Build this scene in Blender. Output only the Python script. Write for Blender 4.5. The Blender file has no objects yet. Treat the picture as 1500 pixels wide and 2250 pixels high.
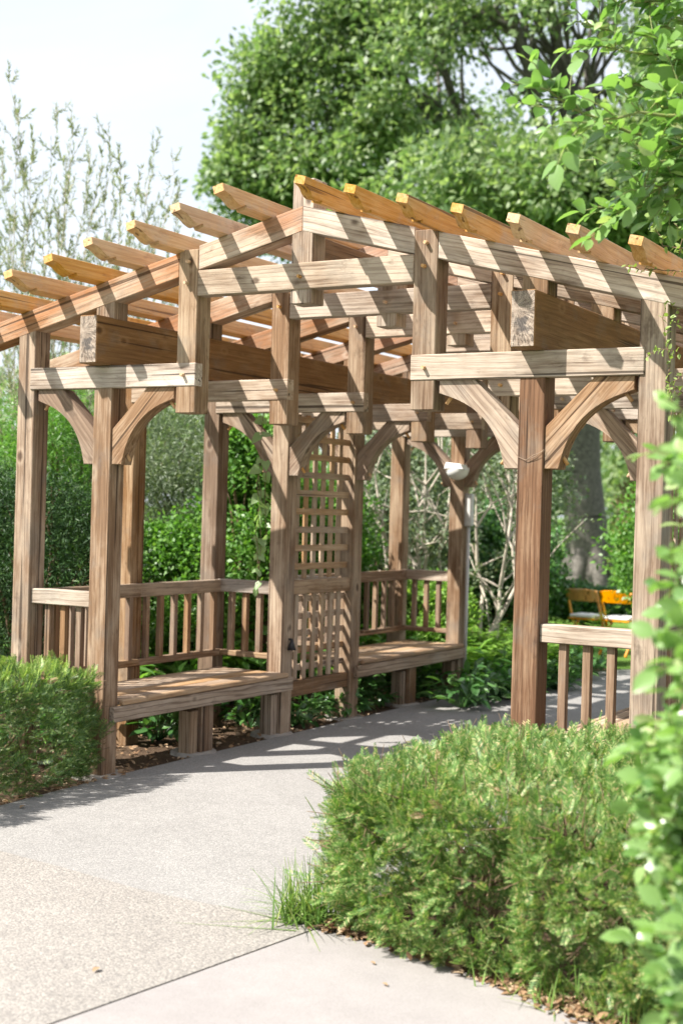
import bpy, bmesh, math, random
import numpy as np
from mathutils import Matrix, Vector

# ------------------------------------------------------------------ camera
SC = bpy.context.scene
COL = SC.collection
CAM = np.array([4.1698, -6.6662, 1.69])
YAW, PITCH, ROLL, FPX = -0.52521, -0.0026, 0.02804, 3052.96
FWD = np.array([math.sin(YAW) * math.cos(PITCH), math.cos(YAW) * math.cos(PITCH), math.sin(PITCH)])
RGT = np.array([math.cos(YAW), -math.sin(YAW), 0.0])
UPV = np.cross(RGT, FWD)
cx = RGT * math.cos(ROLL) + UPV * math.sin(ROLL)
cy = -RGT * math.sin(ROLL) + UPV * math.cos(ROLL)
cam = bpy.data.cameras.new('camera')
cam.sensor_fit = 'HORIZONTAL'
cam.sensor_width = 24.0
cam.lens = FPX / 1500 * 24.0
cam.clip_start, cam.clip_end = 0.05, 2000
cam.dof.use_dof = True
cam.dof.focus_distance = 7.2
cam.dof.aperture_fstop = 2.2
co = bpy.data.objects.new('camera', cam)
COL.objects.link(co)
co.matrix_world = Matrix(((cx[0], cy[0], -FWD[0], CAM[0]), (cx[1], cy[1], -FWD[1], CAM[1]), (cx[2], cy[2], -FWD[2], CAM[2]), (0, 0, 0, 1)))
SC.camera = co

# ------------------------------------------------------------------ light
SUNV = Vector((-0.86, -1.0, 1.5)).normalized()
sl = bpy.data.lights.new('sun', 'SUN')
sl.energy = 5.0
sl.angle = math.radians(0.55)
sl.color = (1.0, 0.955, 0.88)
so = bpy.data.objects.new('sun', sl)
COL.objects.link(so)
so.rotation_euler = SUNV.to_track_quat('Z', 'Y').to_euler()
SC.view_settings.view_transform = 'Standard'
SC.view_settings.look = 'None'
SC.view_settings.exposure = 1.26
SC.view_settings.gamma = 1.0
SC.cycles.max_bounces = 8
SC.cycles.transparent_max_bounces = 8
try:
    SC.cycles.use_denoising = True
except Exception:
    pass


class NT:
    """tiny node-tree writer"""
    def __init__(s, tree):
        s.t = tree
        tree.nodes.clear()

    def n(s, typ, ins=None, **kw):
        nd = s.t.nodes.new(typ)
        for k, v in kw.items():
            setattr(nd, k, v)
        if ins:
            for k, v in ins.items():
                sk = nd.inputs[k]
                if isinstance(v, bpy.types.NodeSocket):
                    s.t.links.new(v, sk)
                else:
                    sk.default_value = v
        return nd

    def math(s, op, a, b=0.0, clamp=False):
        return s.n('ShaderNodeMath', {0: a, 1: b}, operation=op, use_clamp=clamp).outputs[0]

    def mix(s, f, a, b, mode='MIX'):
        nd = s.n('ShaderNodeMix', None, data_type='RGBA', blend_type=mode)
        for i, v in ((0, f), (6, a), (7, b)):
            if isinstance(v, bpy.types.NodeSocket):
                s.t.links.new(v, nd.inputs[i])
            else:
                nd.inputs[i].default_value = (v + (1.0,)) if isinstance(v, tuple) and len(v) == 3 else v
        return nd.outputs[2]

    def noise(s, vec, scale, detail=4, rough=0.55, dist=0.0):
        return s.n('ShaderNodeTexNoise', {'Vector': vec, 'Scale': scale, 'Detail': detail, 'Roughness': rough, 'Distortion': dist}).outputs[0]

    def ramp(s, f, stops):
        nd = s.n('ShaderNodeValToRGB', {0: f})
        e = nd.color_ramp.elements
        while len(e) < len(stops):
            e.new(0.5)
        for i, (p, c) in enumerate(stops):
            e[i].position = p
            e[i].color = (c, c, c, 1) if isinstance(c, (int, float)) else c + (1,)
        return nd.outputs[0]

    def vscale(s, v, sc):
        return s.n('ShaderNodeVectorMath', {0: v, 1: sc}, operation='MULTIPLY').outputs[0]

    def vadd(s, v, b):
        return s.n('ShaderNodeVectorMath', {0: v, 1: b}, operation='ADD').outputs[0]


# world: hazy summer sky with a thin, even veil of cloud
W = bpy.data.worlds.new('World')
SC.world = W
W.use_nodes = True
w = NT(W.node_tree)
sky = w.n('ShaderNodeTexSky', None, sky_type='NISHITA', sun_disc=False)
sky.sun_elevation = math.asin(SUNV.z)
sky.sun_rotation = math.atan2(SUNV.x, SUNV.y)
sky.air_density, sky.dust_density, sky.ozone_density = 1.0, 2.2, 1.0
tc = w.n('ShaderNodeTexCoord').outputs['Generated']
cl = w.noise(w.vscale(tc, (1.0, 1.0, 2.2)), 2.3, 6, 0.55, 0.4)
veil = w.ramp(cl, [(0.32, 0.66), (0.70, 0.98)])
skyc = w.mix(veil, sky.outputs[0], (4.7, 4.95, 5.35))
bg = w.n('ShaderNodeBackground', {0: skyc, 1: 0.10})
w.t.links.new(bg.outputs[0], w.n('ShaderNodeOutputWorld').inputs[0])

# ------------------------------------------------------------------ materials


def newmat(name):
    m = bpy.data.materials.new(name)
    m.use_nodes = True
    t = NT(m.node_tree)
    out = t.n('ShaderNodeOutputMaterial')
    return m, t, out


def wood(name, dark, mid, pale, bleach=0.5, red=None, rough=0.78, grain=1.0, knots=True, ringamt=0.55):
    m, t, out = newmat(name)
    tcn = t.n('ShaderNodeTexCoord').outputs['Object']
    rnd = t.n('ShaderNodeObjectInfo').outputs['Random']
    off = t.n('ShaderNodeCombineXYZ', {0: t.math('MULTIPLY', rnd, 37.0), 1: t.math('MULTIPLY', rnd, 91.0), 2: t.math('MULTIPLY', rnd, 53.0)}).outputs[0]
    v = t.vadd(tcn, off)
    vg = t.vscale(v, (1, 1, 0.028))
    wob = t.noise(t.vscale(v, (1, 1, 0.35)), 5.0, 2)
    vw = t.n('ShaderNodeVectorMath', {0: vg, 1: t.n('ShaderNodeCombineXYZ', {0: t.math('MULTIPLY', wob, 0.028), 1: t.math('MULTIPLY', wob, 0.018), 2: 0.0}).outputs[0]}, operation='ADD').outputs[0]
    streak = t.noise(vw, 70 * grain, 5, 0.65)
    fine = t.noise(vw, 260 * grain, 3, 0.6)
    ring = t.n('ShaderNodeTexWave', {'Vector': vw, 'Scale': 19.0, 'Distortion': 7.0, 'Detail': 4.0, 'Detail Scale': 1.3}, wave_type='BANDS', bands_direction='DIAGONAL').outputs[1]
    patch = t.noise(t.vscale(v, (1, 1, 0.30)), 7.0, 5, 0.6)
    big = t.noise(t.vscale(v, (1, 1, 0.5)), 2.2, 3, 0.5)
    c1 = t.mix(t.ramp(streak, [(0.24, 0.0), (0.62, 1.0)]), dark, mid)
    lo = 0.72 - 0.45 * bleach
    bl = t.ramp(t.math('ADD', t.math('MULTIPLY', t.math('FRACT', t.math('MULTIPLY', rnd, 13.7)), 0.11), t.math('SUBTRACT', t.math('ADD', t.math('MULTIPLY', patch, 0.65), t.math('MULTIPLY', streak, 0.35)), 0.055)), [(lo - 0.10, 0.0), (lo + 0.12, 1.0)])
    c2 = t.mix(t.math('MULTIPLY', bl, 0.85), c1, pale)
    if red:
        rr = t.ramp(t.math('ADD', t.math('MULTIPLY', big, 0.6), t.math('MULTIPLY', streak, 0.4)), [(0.46, 0.0), (0.58, 1.0)])
        c2 = t.mix(t.math('MULTIPLY', rr, 0.75), c2, red)
    grey = t.noise(t.vscale(v, (1, 1, 0.8)), 4.5, 5, 0.65)
    lum = sum(mid) / 3
    c2 = t.mix(t.ramp(grey, [(0.52, 0.0), (0.68, 0.45)]), c2, (lum * 1.10, lum * 0.97, lum * 0.83))
    stain = t.noise(t.vscale(v, (1, 1, 0.55)), 9.0, 4, 0.7)
    c2 = t.mix(t.ramp(stain, [(0.60, 0.0), (0.72, 0.55)]), c2, tuple(x * 0.6 for x in dark))
    chk = t.noise(t.vscale(v, (1, 1, 0.012)), 34.0, 2, 0.4)
    ck = t.ramp(chk, [(0.655, 0.0), (0.675, 1.0)])
    c2 = t.mix(t.math('MULTIPLY', ck, 0.8), c2, tuple(x * 0.3 for x in dark))
    rl = t.ramp(ring, [(0.0, 1.0), (0.22, 0.0), (1.0, 0.0)])
    c3 = t.mix(t.math('MULTIPLY', rl, ringamt), c2, dark)
    cr = t.ramp(fine, [(0.30, 1.0), (0.40, 0.0)])
    c3 = t.mix(t.math('MULTIPLY', cr, 0.45), c3, tuple(x * 0.35 for x in dark))
    h = t.math('ADD', t.math('MULTIPLY', streak, 0.6), t.math('MULTIPLY', fine, 0.5))
    h = t.math('SUBTRACT', h, t.math('MULTIPLY', rl, 0.25))
    h = t.math('SUBTRACT', h, t.math('MULTIPLY', ck, 1.2))
    if knots:
        vk = t.n('ShaderNodeTexVoronoi', {'Vector': t.vscale(v, (1, 1, 0.62)), 'Scale': 4.2, 'Randomness': 1.0}).outputs['Distance']
        kn = t.ramp(vk, [(0.05, 1.0), (0.095, 0.0)])
        ko = t.ramp(vk, [(0.09, 0.0), (0.12, 1.0), (0.19, 0.0)])
        c3 = t.mix(t.math('MULTIPLY', kn, 0.8), c3, tuple(x * 0.55 for x in dark))
        c3 = t.mix(t.math('MULTIPLY', ko, 0.35), c3, pale)
    val = t.math('ADD', 0.86, t.math('MULTIPLY', rnd, 0.28))
    c4 = t.n('ShaderNodeHueSaturation', {'Color': c3, 'Value': val, 'Saturation': t.math('ADD', 0.80, t.math('MULTIPLY', t.math('FRACT', t.math('MULTIPLY', rnd, 7.31)), 0.40))}).outputs[0]
    bmp = t.n('ShaderNodeBump', {'Height': h, 'Strength': 0.55, 'Distance': 0.004}).outputs[0]
    p = t.n('ShaderNodeBsdfPrincipled', {'Base Color': c4, 'Roughness': rough, 'Normal': bmp, 'Specular IOR Level': 0.25})
    t.t.links.new(p.outputs[0], out.inputs[0])
    return m


M = {}
M['post'] = wood('weathered_post_wood', (0.095, 0.050, 0.026), (0.235, 0.142, 0.080), (0.43, 0.33, 0.235), 0.40, ringamt=0.3)
M['postred'] = wood('red_brown_post_wood', (0.075, 0.040, 0.024), (0.195, 0.112, 0.070), (0.34, 0.245, 0.17), 0.30, grain=1.3, ringamt=0.3)
M['beam'] = wood('bleached_beam_wood', (0.115, 0.073, 0.048), (0.29, 0.205, 0.143), (0.53, 0.45, 0.37), 0.56, ringamt=0.35)
M['stained'] = wood('peeling_stained_rafter_wood', (0.13, 0.068, 0.034), (0.29, 0.172, 0.096), (0.60, 0.50, 0.40), 0.52, red=(0.31, 0.12, 0.042), ringamt=0.3)
M['brace'] = wood('brace_wood', (0.115, 0.066, 0.040), (0.265, 0.172, 0.11), (0.43, 0.335, 0.25), 0.40, ringamt=0.4)
M['plate'] = wood('brown_plate_wood', (0.125, 0.070, 0.036), (0.255, 0.155, 0.083), (0.34, 0.235, 0.145), 0.25, ringamt=0.25)
M['purlin'] = wood('new_orange_purlin_wood', (0.42, 0.20, 0.06), (0.60, 0.335, 0.12), (0.68, 0.46, 0.245), 0.40, rough=0.5, ringamt=0.25)
M['seat'] = wood('tan_seat_wood', (0.22, 0.13, 0.07), (0.38, 0.25, 0.15), (0.50, 0.375, 0.26), 0.42, rough=0.6, ringamt=0.3)
M['apron'] = wood('ringed_apron_wood', (0.15, 0.10, 0.065), (0.32, 0.235, 0.165), (0.42, 0.33, 0.25), 0.4, grain=0.6, ringamt=0.9)
M['slat'] = wood('slat_wood', (0.13, 0.076, 0.046), (0.27, 0.172, 0.107), (0.40, 0.295, 0.205), 0.38, knots=False)
M['peg'] = wood('peg_wood', (0.42, 0.22, 0.09), (0.60, 0.37, 0.18), (0.66, 0.46, 0.28), 0.4, knots=False)
M['chair'] = wood('varnished_chair_wood', (0.60, 0.20, 0.02), (0.82, 0.34, 0.035), (0.86, 0.42, 0.06), 0.3, rough=0.28, knots=False, ringamt=0.2)


def endgrain():
    m, t, out = newmat('end_grain_wood')
    v = t.n('ShaderNodeTexCoord').outputs['Object']
    c0 = t.vadd(v, (0.025, 0.03, 0.0))
    d = t.noise(v, 14, 3)
    vv = t.vadd(c0, t.n('ShaderNodeCombineXYZ', {0: t.math('MULTIPLY', d, 0.03), 1: t.math('MULTIPLY', d, 0.03), 2: 0.0}).outputs[0])
    sep = t.n('ShaderNodeSeparateXYZ', {0: vv})
    rad = t.math('SQRT', t.math('ADD', t.math('POWER', sep.outputs[0], 2.0), t.math('POWER', sep.outputs[1], 2.0)))
    rings = t.math('ADD', 0.5, t.math('MULTIPLY', t.math('SINE', t.math('MULTIPLY', rad, 700.0)), 0.5))
    ang = t.math('ARCTAN2', sep.outputs[1], sep.outputs[0])
    an = t.noise(t.n('ShaderNodeCombineXYZ', {0: t.math('MULTIPLY', ang, 3.2), 1: t.math('MULTIPLY', rad, 3.0), 2: 0.0}).outputs[0], 2.2, 4, 0.7)
    ck = t.math('MULTIPLY', t.ramp(an, [(0.455, 0.0), (0.485, 1.0), (0.515, 0.0)]), t.ramp(rad, [(0.01, 0.0), (0.04, 1.0)]))
    n = t.noise(v, 22, 5)
    c = t.mix(t.ramp(n, [(0.35, 0.0), (0.65, 1.0)]), (0.22, 0.165, 0.125), (0.46, 0.38, 0.31))
    c = t.mix(t.math('MULTIPLY', rings, 0.35), c, (0.14, 0.09, 0.06))
    c = t.mix(t.math('MULTIPLY', ck, 0.85), c, (0.03, 0.022, 0.018))
    st = t.noise(t.vadd(v, (3.3, 1.7, 0.0)), 11, 3)
    c = t.mix(t.ramp(st, [(0.56, 0.0), (0.64, 0.8)]), c, (0.045, 0.04, 0.04))
    b = t.n('ShaderNodeBump', {'Height': t.math('SUBTRACT', n, ck), 'Strength': 0.6, 'Distance': 0.004}).outputs[0]
    p = t.n('ShaderNodeBsdfPrincipled', {'Base Color': c, 'Roughness': 0.85, 'Normal': b})
    t.t.links.new(p.outputs[0], out.inputs[0])
    return m


M['end'] = endgrain()


def simple(name, col, rough=0.6, var=0.0, scale=20.0, metal=0.0, bump=0.0):
    m, t, out = newmat(name)
    v = t.n('ShaderNodeTexCoord').outputs['Object']
    n = t.noise(v, scale, 4)
    c = t.mix(t.ramp(n, [(0.3, 0.0), (0.7, 1.0)]), tuple(x * (1 - var) for x in col), tuple(min(1, x * (1 + var)) for x in col))
    ins = {'Base Color': c, 'Roughness': rough, 'Metallic': metal}
    if bump:
        ins['Normal'] = t.n('ShaderNodeBump', {'Height': n, 'Strength': bump, 'Distance': 0.01}).outputs[0]
    p = t.n('ShaderNodeBsdfPrincipled', ins)
    t.t.links.new(p.outputs[0], out.inputs[0])
    return m


M['white'] = simple('white_painted_plastic', (0.80, 0.80, 0.79), 0.4, 0.03, 8)
M['shadedwhite'] = simple('white_metal_painted_shaded', (0.50, 0.49, 0.47), 0.5, 0.05, 8)  # white speaker paint greyed down, its shade put into the base colour
M['cushion'] = simple('white_seat_vinyl', (0.80, 0.79, 0.77), 0.45, 0.03, 12)
M['black'] = simple('black_metal', (0.018, 0.018, 0.02), 0.45, 0.2, 30)
M['wire'] = simple('old_string', (0.32, 0.23, 0.16), 0.8, 0.2, 40)
M['footing'] = simple('footing_concrete', (0.34, 0.31, 0.28), 0.9, 0.25, 14, 0, 0.3)
M['bark'] = simple('grey_brown_bark', (0.12, 0.107, 0.095), 0.9, 0.45, 16, 0, 0.6)
M['twig'] = simple('brown_twig_bark', (0.17, 0.11, 0.065), 0.85, 0.3, 30)
M['paletwig'] = simple('pale_smooth_bark', (0.46, 0.40, 0.33), 0.75, 0.3, 9)
M['greentwig'] = simple('young_green_stem', (0.20, 0.22, 0.07), 0.6, 0.25, 20)
M['litter'] = None


def leafmat(name, stops, trans=0.32, rough=0.42, spec=0.45, tcol=None):
    """stops: colours picked per leaf by Random Per Island"""
    m, t, out = newmat(name)
    g = t.n('ShaderNodeNewGeometry')
    c = t.ramp(g.outputs['Random Per Island'], stops)
    n = t.noise(t.n('ShaderNodeTexCoord').outputs['Object'], 60, 2)
    c = t.n('ShaderNodeHueSaturation', {'Color': c, 'Value': t.math('ADD', 0.8, t.math('MULTIPLY', n, 0.4))}).outputs[0]
    p = t.n('ShaderNodeBsdfPrincipled', {'Base Color': c, 'Roughness': rough, 'Specular IOR Level': spec})
    tc2 = t.mix(1.0, c, tcol or (1.35, 1.5, 0.65), 'MULTIPLY')
    tr = t.n('ShaderNodeBsdfTranslucent', {'Color': tc2})
    mx = t.n('ShaderNodeMixShader', {0: trans, 1: p.outputs[0], 2: tr.outputs[0]})
    t.t.links.new(mx.outputs[0], out.inputs[0])
    return m


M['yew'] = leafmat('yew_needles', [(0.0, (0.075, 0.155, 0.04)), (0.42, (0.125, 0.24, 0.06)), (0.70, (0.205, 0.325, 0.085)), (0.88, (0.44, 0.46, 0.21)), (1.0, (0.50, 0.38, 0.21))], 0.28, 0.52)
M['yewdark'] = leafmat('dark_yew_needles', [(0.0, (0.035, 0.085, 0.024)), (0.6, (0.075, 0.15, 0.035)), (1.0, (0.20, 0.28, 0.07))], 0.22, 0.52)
M['yewlit'] = leafmat('sunlit_painted_yew_needles', [(0.0, (0.12, 0.22, 0.045)), (0.5, (0.22, 0.34, 0.07)), (1.0, (0.38, 0.44, 0.15))], 0.32, 0.38)  # lighter yew green for the hedge top, sunlight put into the colour
M['yewshade'] = leafmat('shade_painted_yew_needles', [(0.0, (0.016, 0.045, 0.014)), (0.7, (0.03, 0.075, 0.02)), (1.0, (0.07, 0.14, 0.03))], 0.15, 0.5, 0.25)  # yew green darkened further, shade on the shrubs put into the colour
M['oak'] = leafmat('oak_leaves', [(0.0, (0.10, 0.17, 0.07)), (0.5, (0.17, 0.25, 0.105)), (1.0, (0.32, 0.39, 0.20))], 0.42, 0.46, 0.5, (1.3, 1.45, 0.75))
M['willow'] = leafmat('narrow_willow_leaves', [(0.0, (0.15, 0.19, 0.115)), (0.6, (0.23, 0.27, 0.17)), (1.0, (0.38, 0.39, 0.24))], 0.30, 0.5)
M['silver'] = leafmat('silver_green_leaves', [(0.0, (0.085, 0.125, 0.065)), (0.6, (0.15, 0.20, 0.115)), (1.0, (0.26, 0.30, 0.20))], 0.28, 0.5)
M['bright'] = leafmat('bright_green_leaves', [(0.0, (0.07, 0.17, 0.03)), (0.6, (0.11, 0.25, 0.045)), (1.0, (0.19, 0.34, 0.07))], 0.38, 0.42)
M['fern'] = leafmat('fern_fronds', [(0.0, (0.15, 0.30, 0.05)), (0.6, (0.22, 0.38, 0.07)), (1.0, (0.32, 0.46, 0.11))], 0.42, 0.5)
M['hosta'] = leafmat('broad_dark_green_leaves', [(0.0, (0.035, 0.10, 0.028)), (0.6, (0.06, 0.155, 0.04)), (1.0, (0.12, 0.24, 0.065))], 0.25, 0.32, 0.5)
M['holly'] = leafmat('glossy_shrub_leaves', [(0.0, (0.085, 0.18, 0.05)), (0.5, (0.16, 0.285, 0.08)), (0.85, (0.25, 0.38, 0.12)), (1.0, (0.38, 0.44, 0.21))], 0.40, 0.33, 0.7, (1.35, 1.5, 0.75))
M['vine'] = leafmat('pale_vine_leaves', [(0.0, (0.16, 0.24, 0.06)), (0.6, (0.25, 0.33, 0.10)), (1.0, (0.36, 0.40, 0.16))], 0.35, 0.45)
M['grape'] = leafmat('soft_hanging_vine_leaves', [(0.0, (0.14, 0.24, 0.09)), (1.0, (0.30, 0.40, 0.20))], 0.35, 0.45)
M['grass'] = leafmat('grass_blades', [(0.0, (0.09, 0.18, 0.035)), (0.6, (0.16, 0.27, 0.06)), (1.0, (0.30, 0.34, 0.12))], 0.30, 0.4)
M['dry'] = leafmat('dry_fallen_leaves', [(0.0, (0.16, 0.09, 0.05)), (0.5, (0.32, 0.20, 0.11)), (1.0, (0.50, 0.38, 0.26))], 0.15, 0.7, 0.2, (1, 1, 1))
M['shadewood'] = leafmat('brown_green_leaves', [(0.0, (0.12, 0.09, 0.045)), (0.5, (0.19, 0.15, 0.07)), (1.0, (0.20, 0.22, 0.08))], 0.3, 0.6)
M['berry'] = simple('green_berries', (0.28, 0.34, 0.07), 0.35, 0.2, 30)


def aggregate(name, a, b, c, scale, bump, soil=0.0):
    m, t, out = newmat(name)
    v = t.n('ShaderNodeTexCoord').outputs['Object']
    vo = t.n('ShaderNodeTexVoronoi', {'Vector': v, 'Scale': scale, 'Randomness': 1.0})
    cell = t.ramp(vo.outputs['Color'], [(0.0, a), (0.5, b), (1.0, c)])
    edge = t.ramp(vo.outputs['Distance'], [(0.35, 0.0), (0.75, 1.0)])
    fine = t.noise(v, scale * 2.2, 3)
    bigp = t.noise(v, 1.6, 5, 0.6)
    mid = t.noise(v, 9, 4, 0.6)
    col = t.mix(t.math('MULTIPLY', edge, 0.45), cell, tuple(x * 0.62 for x in b))
    col = t.mix(t.ramp(fine, [(0.55, 0.0), (0.75, 0.5)]), col, tuple(min(1, x * 1.3) for x in c))
    k = t.math('ADD', 0.72, t.math('ADD', t.math('MULTIPLY', bigp, 0.34), t.math('MULTIPLY', mid, 0.22)))
    col = t.n('ShaderNodeHueSaturation', {'Color': col, 'Value': k}).outputs[0]
    h = t.math('SUBTRACT', t.math('MULTIPLY', fine, 0.4), vo.outputs['Distance'])
    bm = t.n('ShaderNodeBump', {'Height': h, 'Strength': bump, 'Distance': 0.004}).outputs[0]
    p = t.n('ShaderNodeBsdfPrincipled', {'Base Color': col, 'Roughness': 0.85, 'Normal': bm, 'Specular IOR Level': 0.3})
    t.t.links.new(p.outputs[0], out.inputs[0])
    return m


M['path'] = aggregate('grey_fine_aggregate', (0.185, 0.178, 0.172), (0.255, 0.244, 0.234), (0.345, 0.33, 0.313), 130, 0.35)
M['tan'] = aggregate('tan_pebble_aggregate', (0.175, 0.163, 0.153), (0.255, 0.234, 0.214), (0.345, 0.316, 0.284), 95, 0.6)
M['slab'] = aggregate('smooth_pinkish_concrete', (0.262, 0.241, 0.233), (0.282, 0.26, 0.252), (0.304, 0.281, 0.273), 240, 0.08)


def ground_mat(name, stops, sc, bump):
    m, t, out = newmat(name)
    v = t.n('ShaderNodeTexCoord').outputs['Object']
    n = t.math('ADD', t.math('MULTIPLY', t.noise(v, sc, 6, 0.7), 0.6), t.math('MULTIPLY', t.noise(v, sc * 0.07, 4), 0.4))
    c = t.ramp(n, stops)
    b = t.n('ShaderNodeBump', {'Height': n, 'Strength': bump, 'Distance': 0.03}).outputs[0]
    p = t.n('ShaderNodeBsdfPrincipled', {'Base Color': c, 'Roughness': 0.95, 'Normal': b, 'Specular IOR Level': 0.1})
    t.t.links.new(p.outputs[0], out.inputs[0])
    return m


M['lawn'] = ground_mat('lawn_grass', [(0.3, (0.05, 0.10, 0.02)), (0.5, (0.10, 0.19, 0.035)), (0.7, (0.18, 0.27, 0.06))], 40, 0.9)
M['mulch'] = ground_mat('bark_mulch_soil', [(0.32, (0.04, 0.026, 0.018)), (0.5, (0.10, 0.066, 0.043)), (0.68, (0.22, 0.15, 0.10))], 60, 1.0)

# ------------------------------------------------------------------ object helpers
WM = {}


def link(name, data, parent=None, mat4=None, material=None):
    o = bpy.data.objects.new(name, data)
    COL.objects.link(o)
    m4 = mat4 if mat4 is not None else Matrix.Identity(4)
    WM[o.name] = m4
    if parent is not None:
        o.parent = parent
        o.matrix_basis = WM[parent.name].inverted() @ m4
    else:
        o.matrix_basis = m4
    if material is not None and data is not None and len(data.materials) == 0:
        data.materials.append(material)
    return o


def tag(o, label=None, cat=None, group=None, kind=None):
    for k, v in (('label', label), ('category', cat), ('group', group), ('kind', kind)):
        if v:
            o[k] = v
    return o


def empty(name, loc, label, cat, group=None, rz=0.0):
    o = link(name, None, None, Matrix.Translation(loc) @ Matrix.Rotation(rz, 4, 'Z'))
    o.empty_display_size = 0.1
    return tag(o, label, cat, group)


def bm_mesh(bm, name, smooth=False):
    me = bpy.data.meshes.new(name)
    bmesh.ops.recalc_face_normals(bm, faces=bm.faces)
    bm.to_mesh(me)
    bm.free()
    if smooth:
        me.shade_smooth()
    return me


BOX = {}


def box_mesh(sx, sy, sz, ch, mat, endmat=None):
    key = (round(sx, 4), round(sy, 4), round(sz, 4), ch, mat, endmat)
    if key in BOX:
        return BOX[key]
    bm = bmesh.new()
    bmesh.ops.create_cube(bm, size=1.0)
    bmesh.ops.scale(bm, vec=(sx, sy, sz), verts=bm.verts)
    if ch:
        bmesh.ops.bevel(bm, geom=list(bm.edges), offset=ch, segments=1, affect='EDGES')
    me = bm_mesh(bm, 'timber')
    me.materials.append(M[mat])
    if endmat:
        me.materials.append(M[endmat])
        for p in me.polygons:
            if abs(p.normal.z) > 0.9:
                p.material_index = 1
    BOX[key] = me
    return me


def frame(p0, p1, xdir):
    """matrix with Z along p0->p1 and X close to xdir, origin in the middle"""
    p0, p1 = Vector(p0), Vector(p1)
    z = (p1 - p0)
    L = z.length
    z.normalize()
    x = Vector(xdir)
    x = (x - z * x.dot(z)).normalized()
    y = z.cross(x)
    m = Matrix((x, y, z)).transposed().to_4x4()
    m.translation = (p0 + p1) / 2
    return m, L


def timber(name, p0, p1, sx, sy, mat, parent, xdir=(1, 0, 0), ch=0.004, endmat=None):
    m, L = frame(p0, p1, xdir)
    return link(name, box_mesh(sx, sy, L, ch, mat, endmat), parent, m)


def prism(pts, depth, mat, name='prism', ch=0.0):
    """closed polygon in local XZ, extruded along +Y (0..depth)"""
    bm = bmesh.new()
    a = [bm.verts.new((x, 0, z)) for x, z in pts]
    b = [bm.verts.new((x, depth, z)) for x, z in pts]
    bm.faces.new(a)
    bm.faces.new(b[::-1])
    n = len(pts)
    for i in range(n):
        bm.faces.new((a[i], b[i], b[(i + 1) % n], a[(i + 1) % n]))
    if ch:
        es = [e for e in bm.edges if abs(e.verts[0].co.y - e.verts[1].co.y) < 1e-6]
        bmesh.ops.bevel(bm, geom=es, offset=ch, segments=1, affect='EDGES')
    me = bm_mesh(bm, name)
    me.materials.append(M[mat])
    return me


def cyl_mesh(r0, r1, L, n, mat, name='cyl'):
    bm = bmesh.new()
    bmesh.ops.create_cone(bm, cap_ends=True, segments=n, radius1=r0, radius2=r1, depth=L)
    me = bm_mesh(bm, name)
    for p in me.polygons:
        p.use_smooth = abs(p.normal.z) < 0.9
    me.materials.append(M[mat])
    return me


# numpy mesh builders ---------------------------------------------------------


def np_mesh(name, V, faces_flat, starts, mat, smooth=False):
    me = bpy.data.meshes.new(name)
    me.vertices.add(len(V))
    me.vertices.foreach_set('co', np.ascontiguousarray(V, dtype=np.float32).ravel())
    me.loops.add(len(faces_flat))
    me.loops.foreach_set('vertex_index', np.ascontiguousarray(faces_flat, dtype=np.int32))
    me.polygons.add(len(starts))
    me.polygons.foreach_set('loop_start', np.ascontiguousarray(starts, dtype=np.int32))
    me.update(calc_edges=True)
    if smooth:
        me.polygons.foreach_set('use_smooth', np.ones(len(starts), dtype=bool))
    me.materials.append(M[mat])
    return me


class Acc:
    """collects many small pieces into one mesh"""
    def __init__(s):
        s.V, s.F, s.S, s.nv, s.nl = [], [], [], 0, 0

    def add(s, V, F, S):
        s.V.append(V)
        s.F.append(F + s.nv)
        s.S.append(S + s.nl)
        s.nv += len(V)
        s.nl += len(F)

    def mesh(s, name, mat, smooth=False):
        return np_mesh(name, np.concatenate(s.V), np.concatenate(s.F), np.concatenate(s.S), mat, smooth)


def template(verts, faces):
    F = np.array([i for f in faces for i in f])
    S = np.cumsum([0] + [len(f) for f in faces[:-1]])
    return np.array(verts, dtype=float), F, S


T_RHOMB = template([(0, 0, 0), (0.27, 0.45, 0.05), (0, 1, 0), (-0.27, 0.45, 0.05)], [(0, 1, 2, 3)])
T_NARROW = template([(0, 0, 0), (0.09, 0.4, 0.02), (0, 1, 0.0), (-0.09, 0.4, 0.02)], [(0, 1, 2, 3)])
T_LEAF = template([(0, 0, 0), (0, .28, -.015), (0, .68, -.01), (0, 1, -.10), (.20, .18, .045), (.27, .46, .075), (.15, .80, .02), (-.20, .18, .045), (-.27, .46, .075), (-.15, .80, .02)],
                  [(0, 4, 1), (1, 4, 5), (1, 5, 2), (2, 5, 6), (2, 6, 3), (0, 1, 7), (1, 8, 7), (1, 2, 8), (2, 9, 8), (2, 3, 9)])
T_HEART = template([(0, .06, 0), (0, .4, -.02), (0, 1.0, -.12), (.24, -.06, .03), (.42, .22, .06), (.26, .62, .03), (-.24, -.06, .03), (-.42, .22, .06), (-.26, .62, .03)],
                   [(0, 3, 4), (0, 4, 1), (1, 4, 5), (1, 5, 2), (0, 7, 6), (0, 1, 7), (1, 8, 7), (1, 2, 8)])


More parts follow.
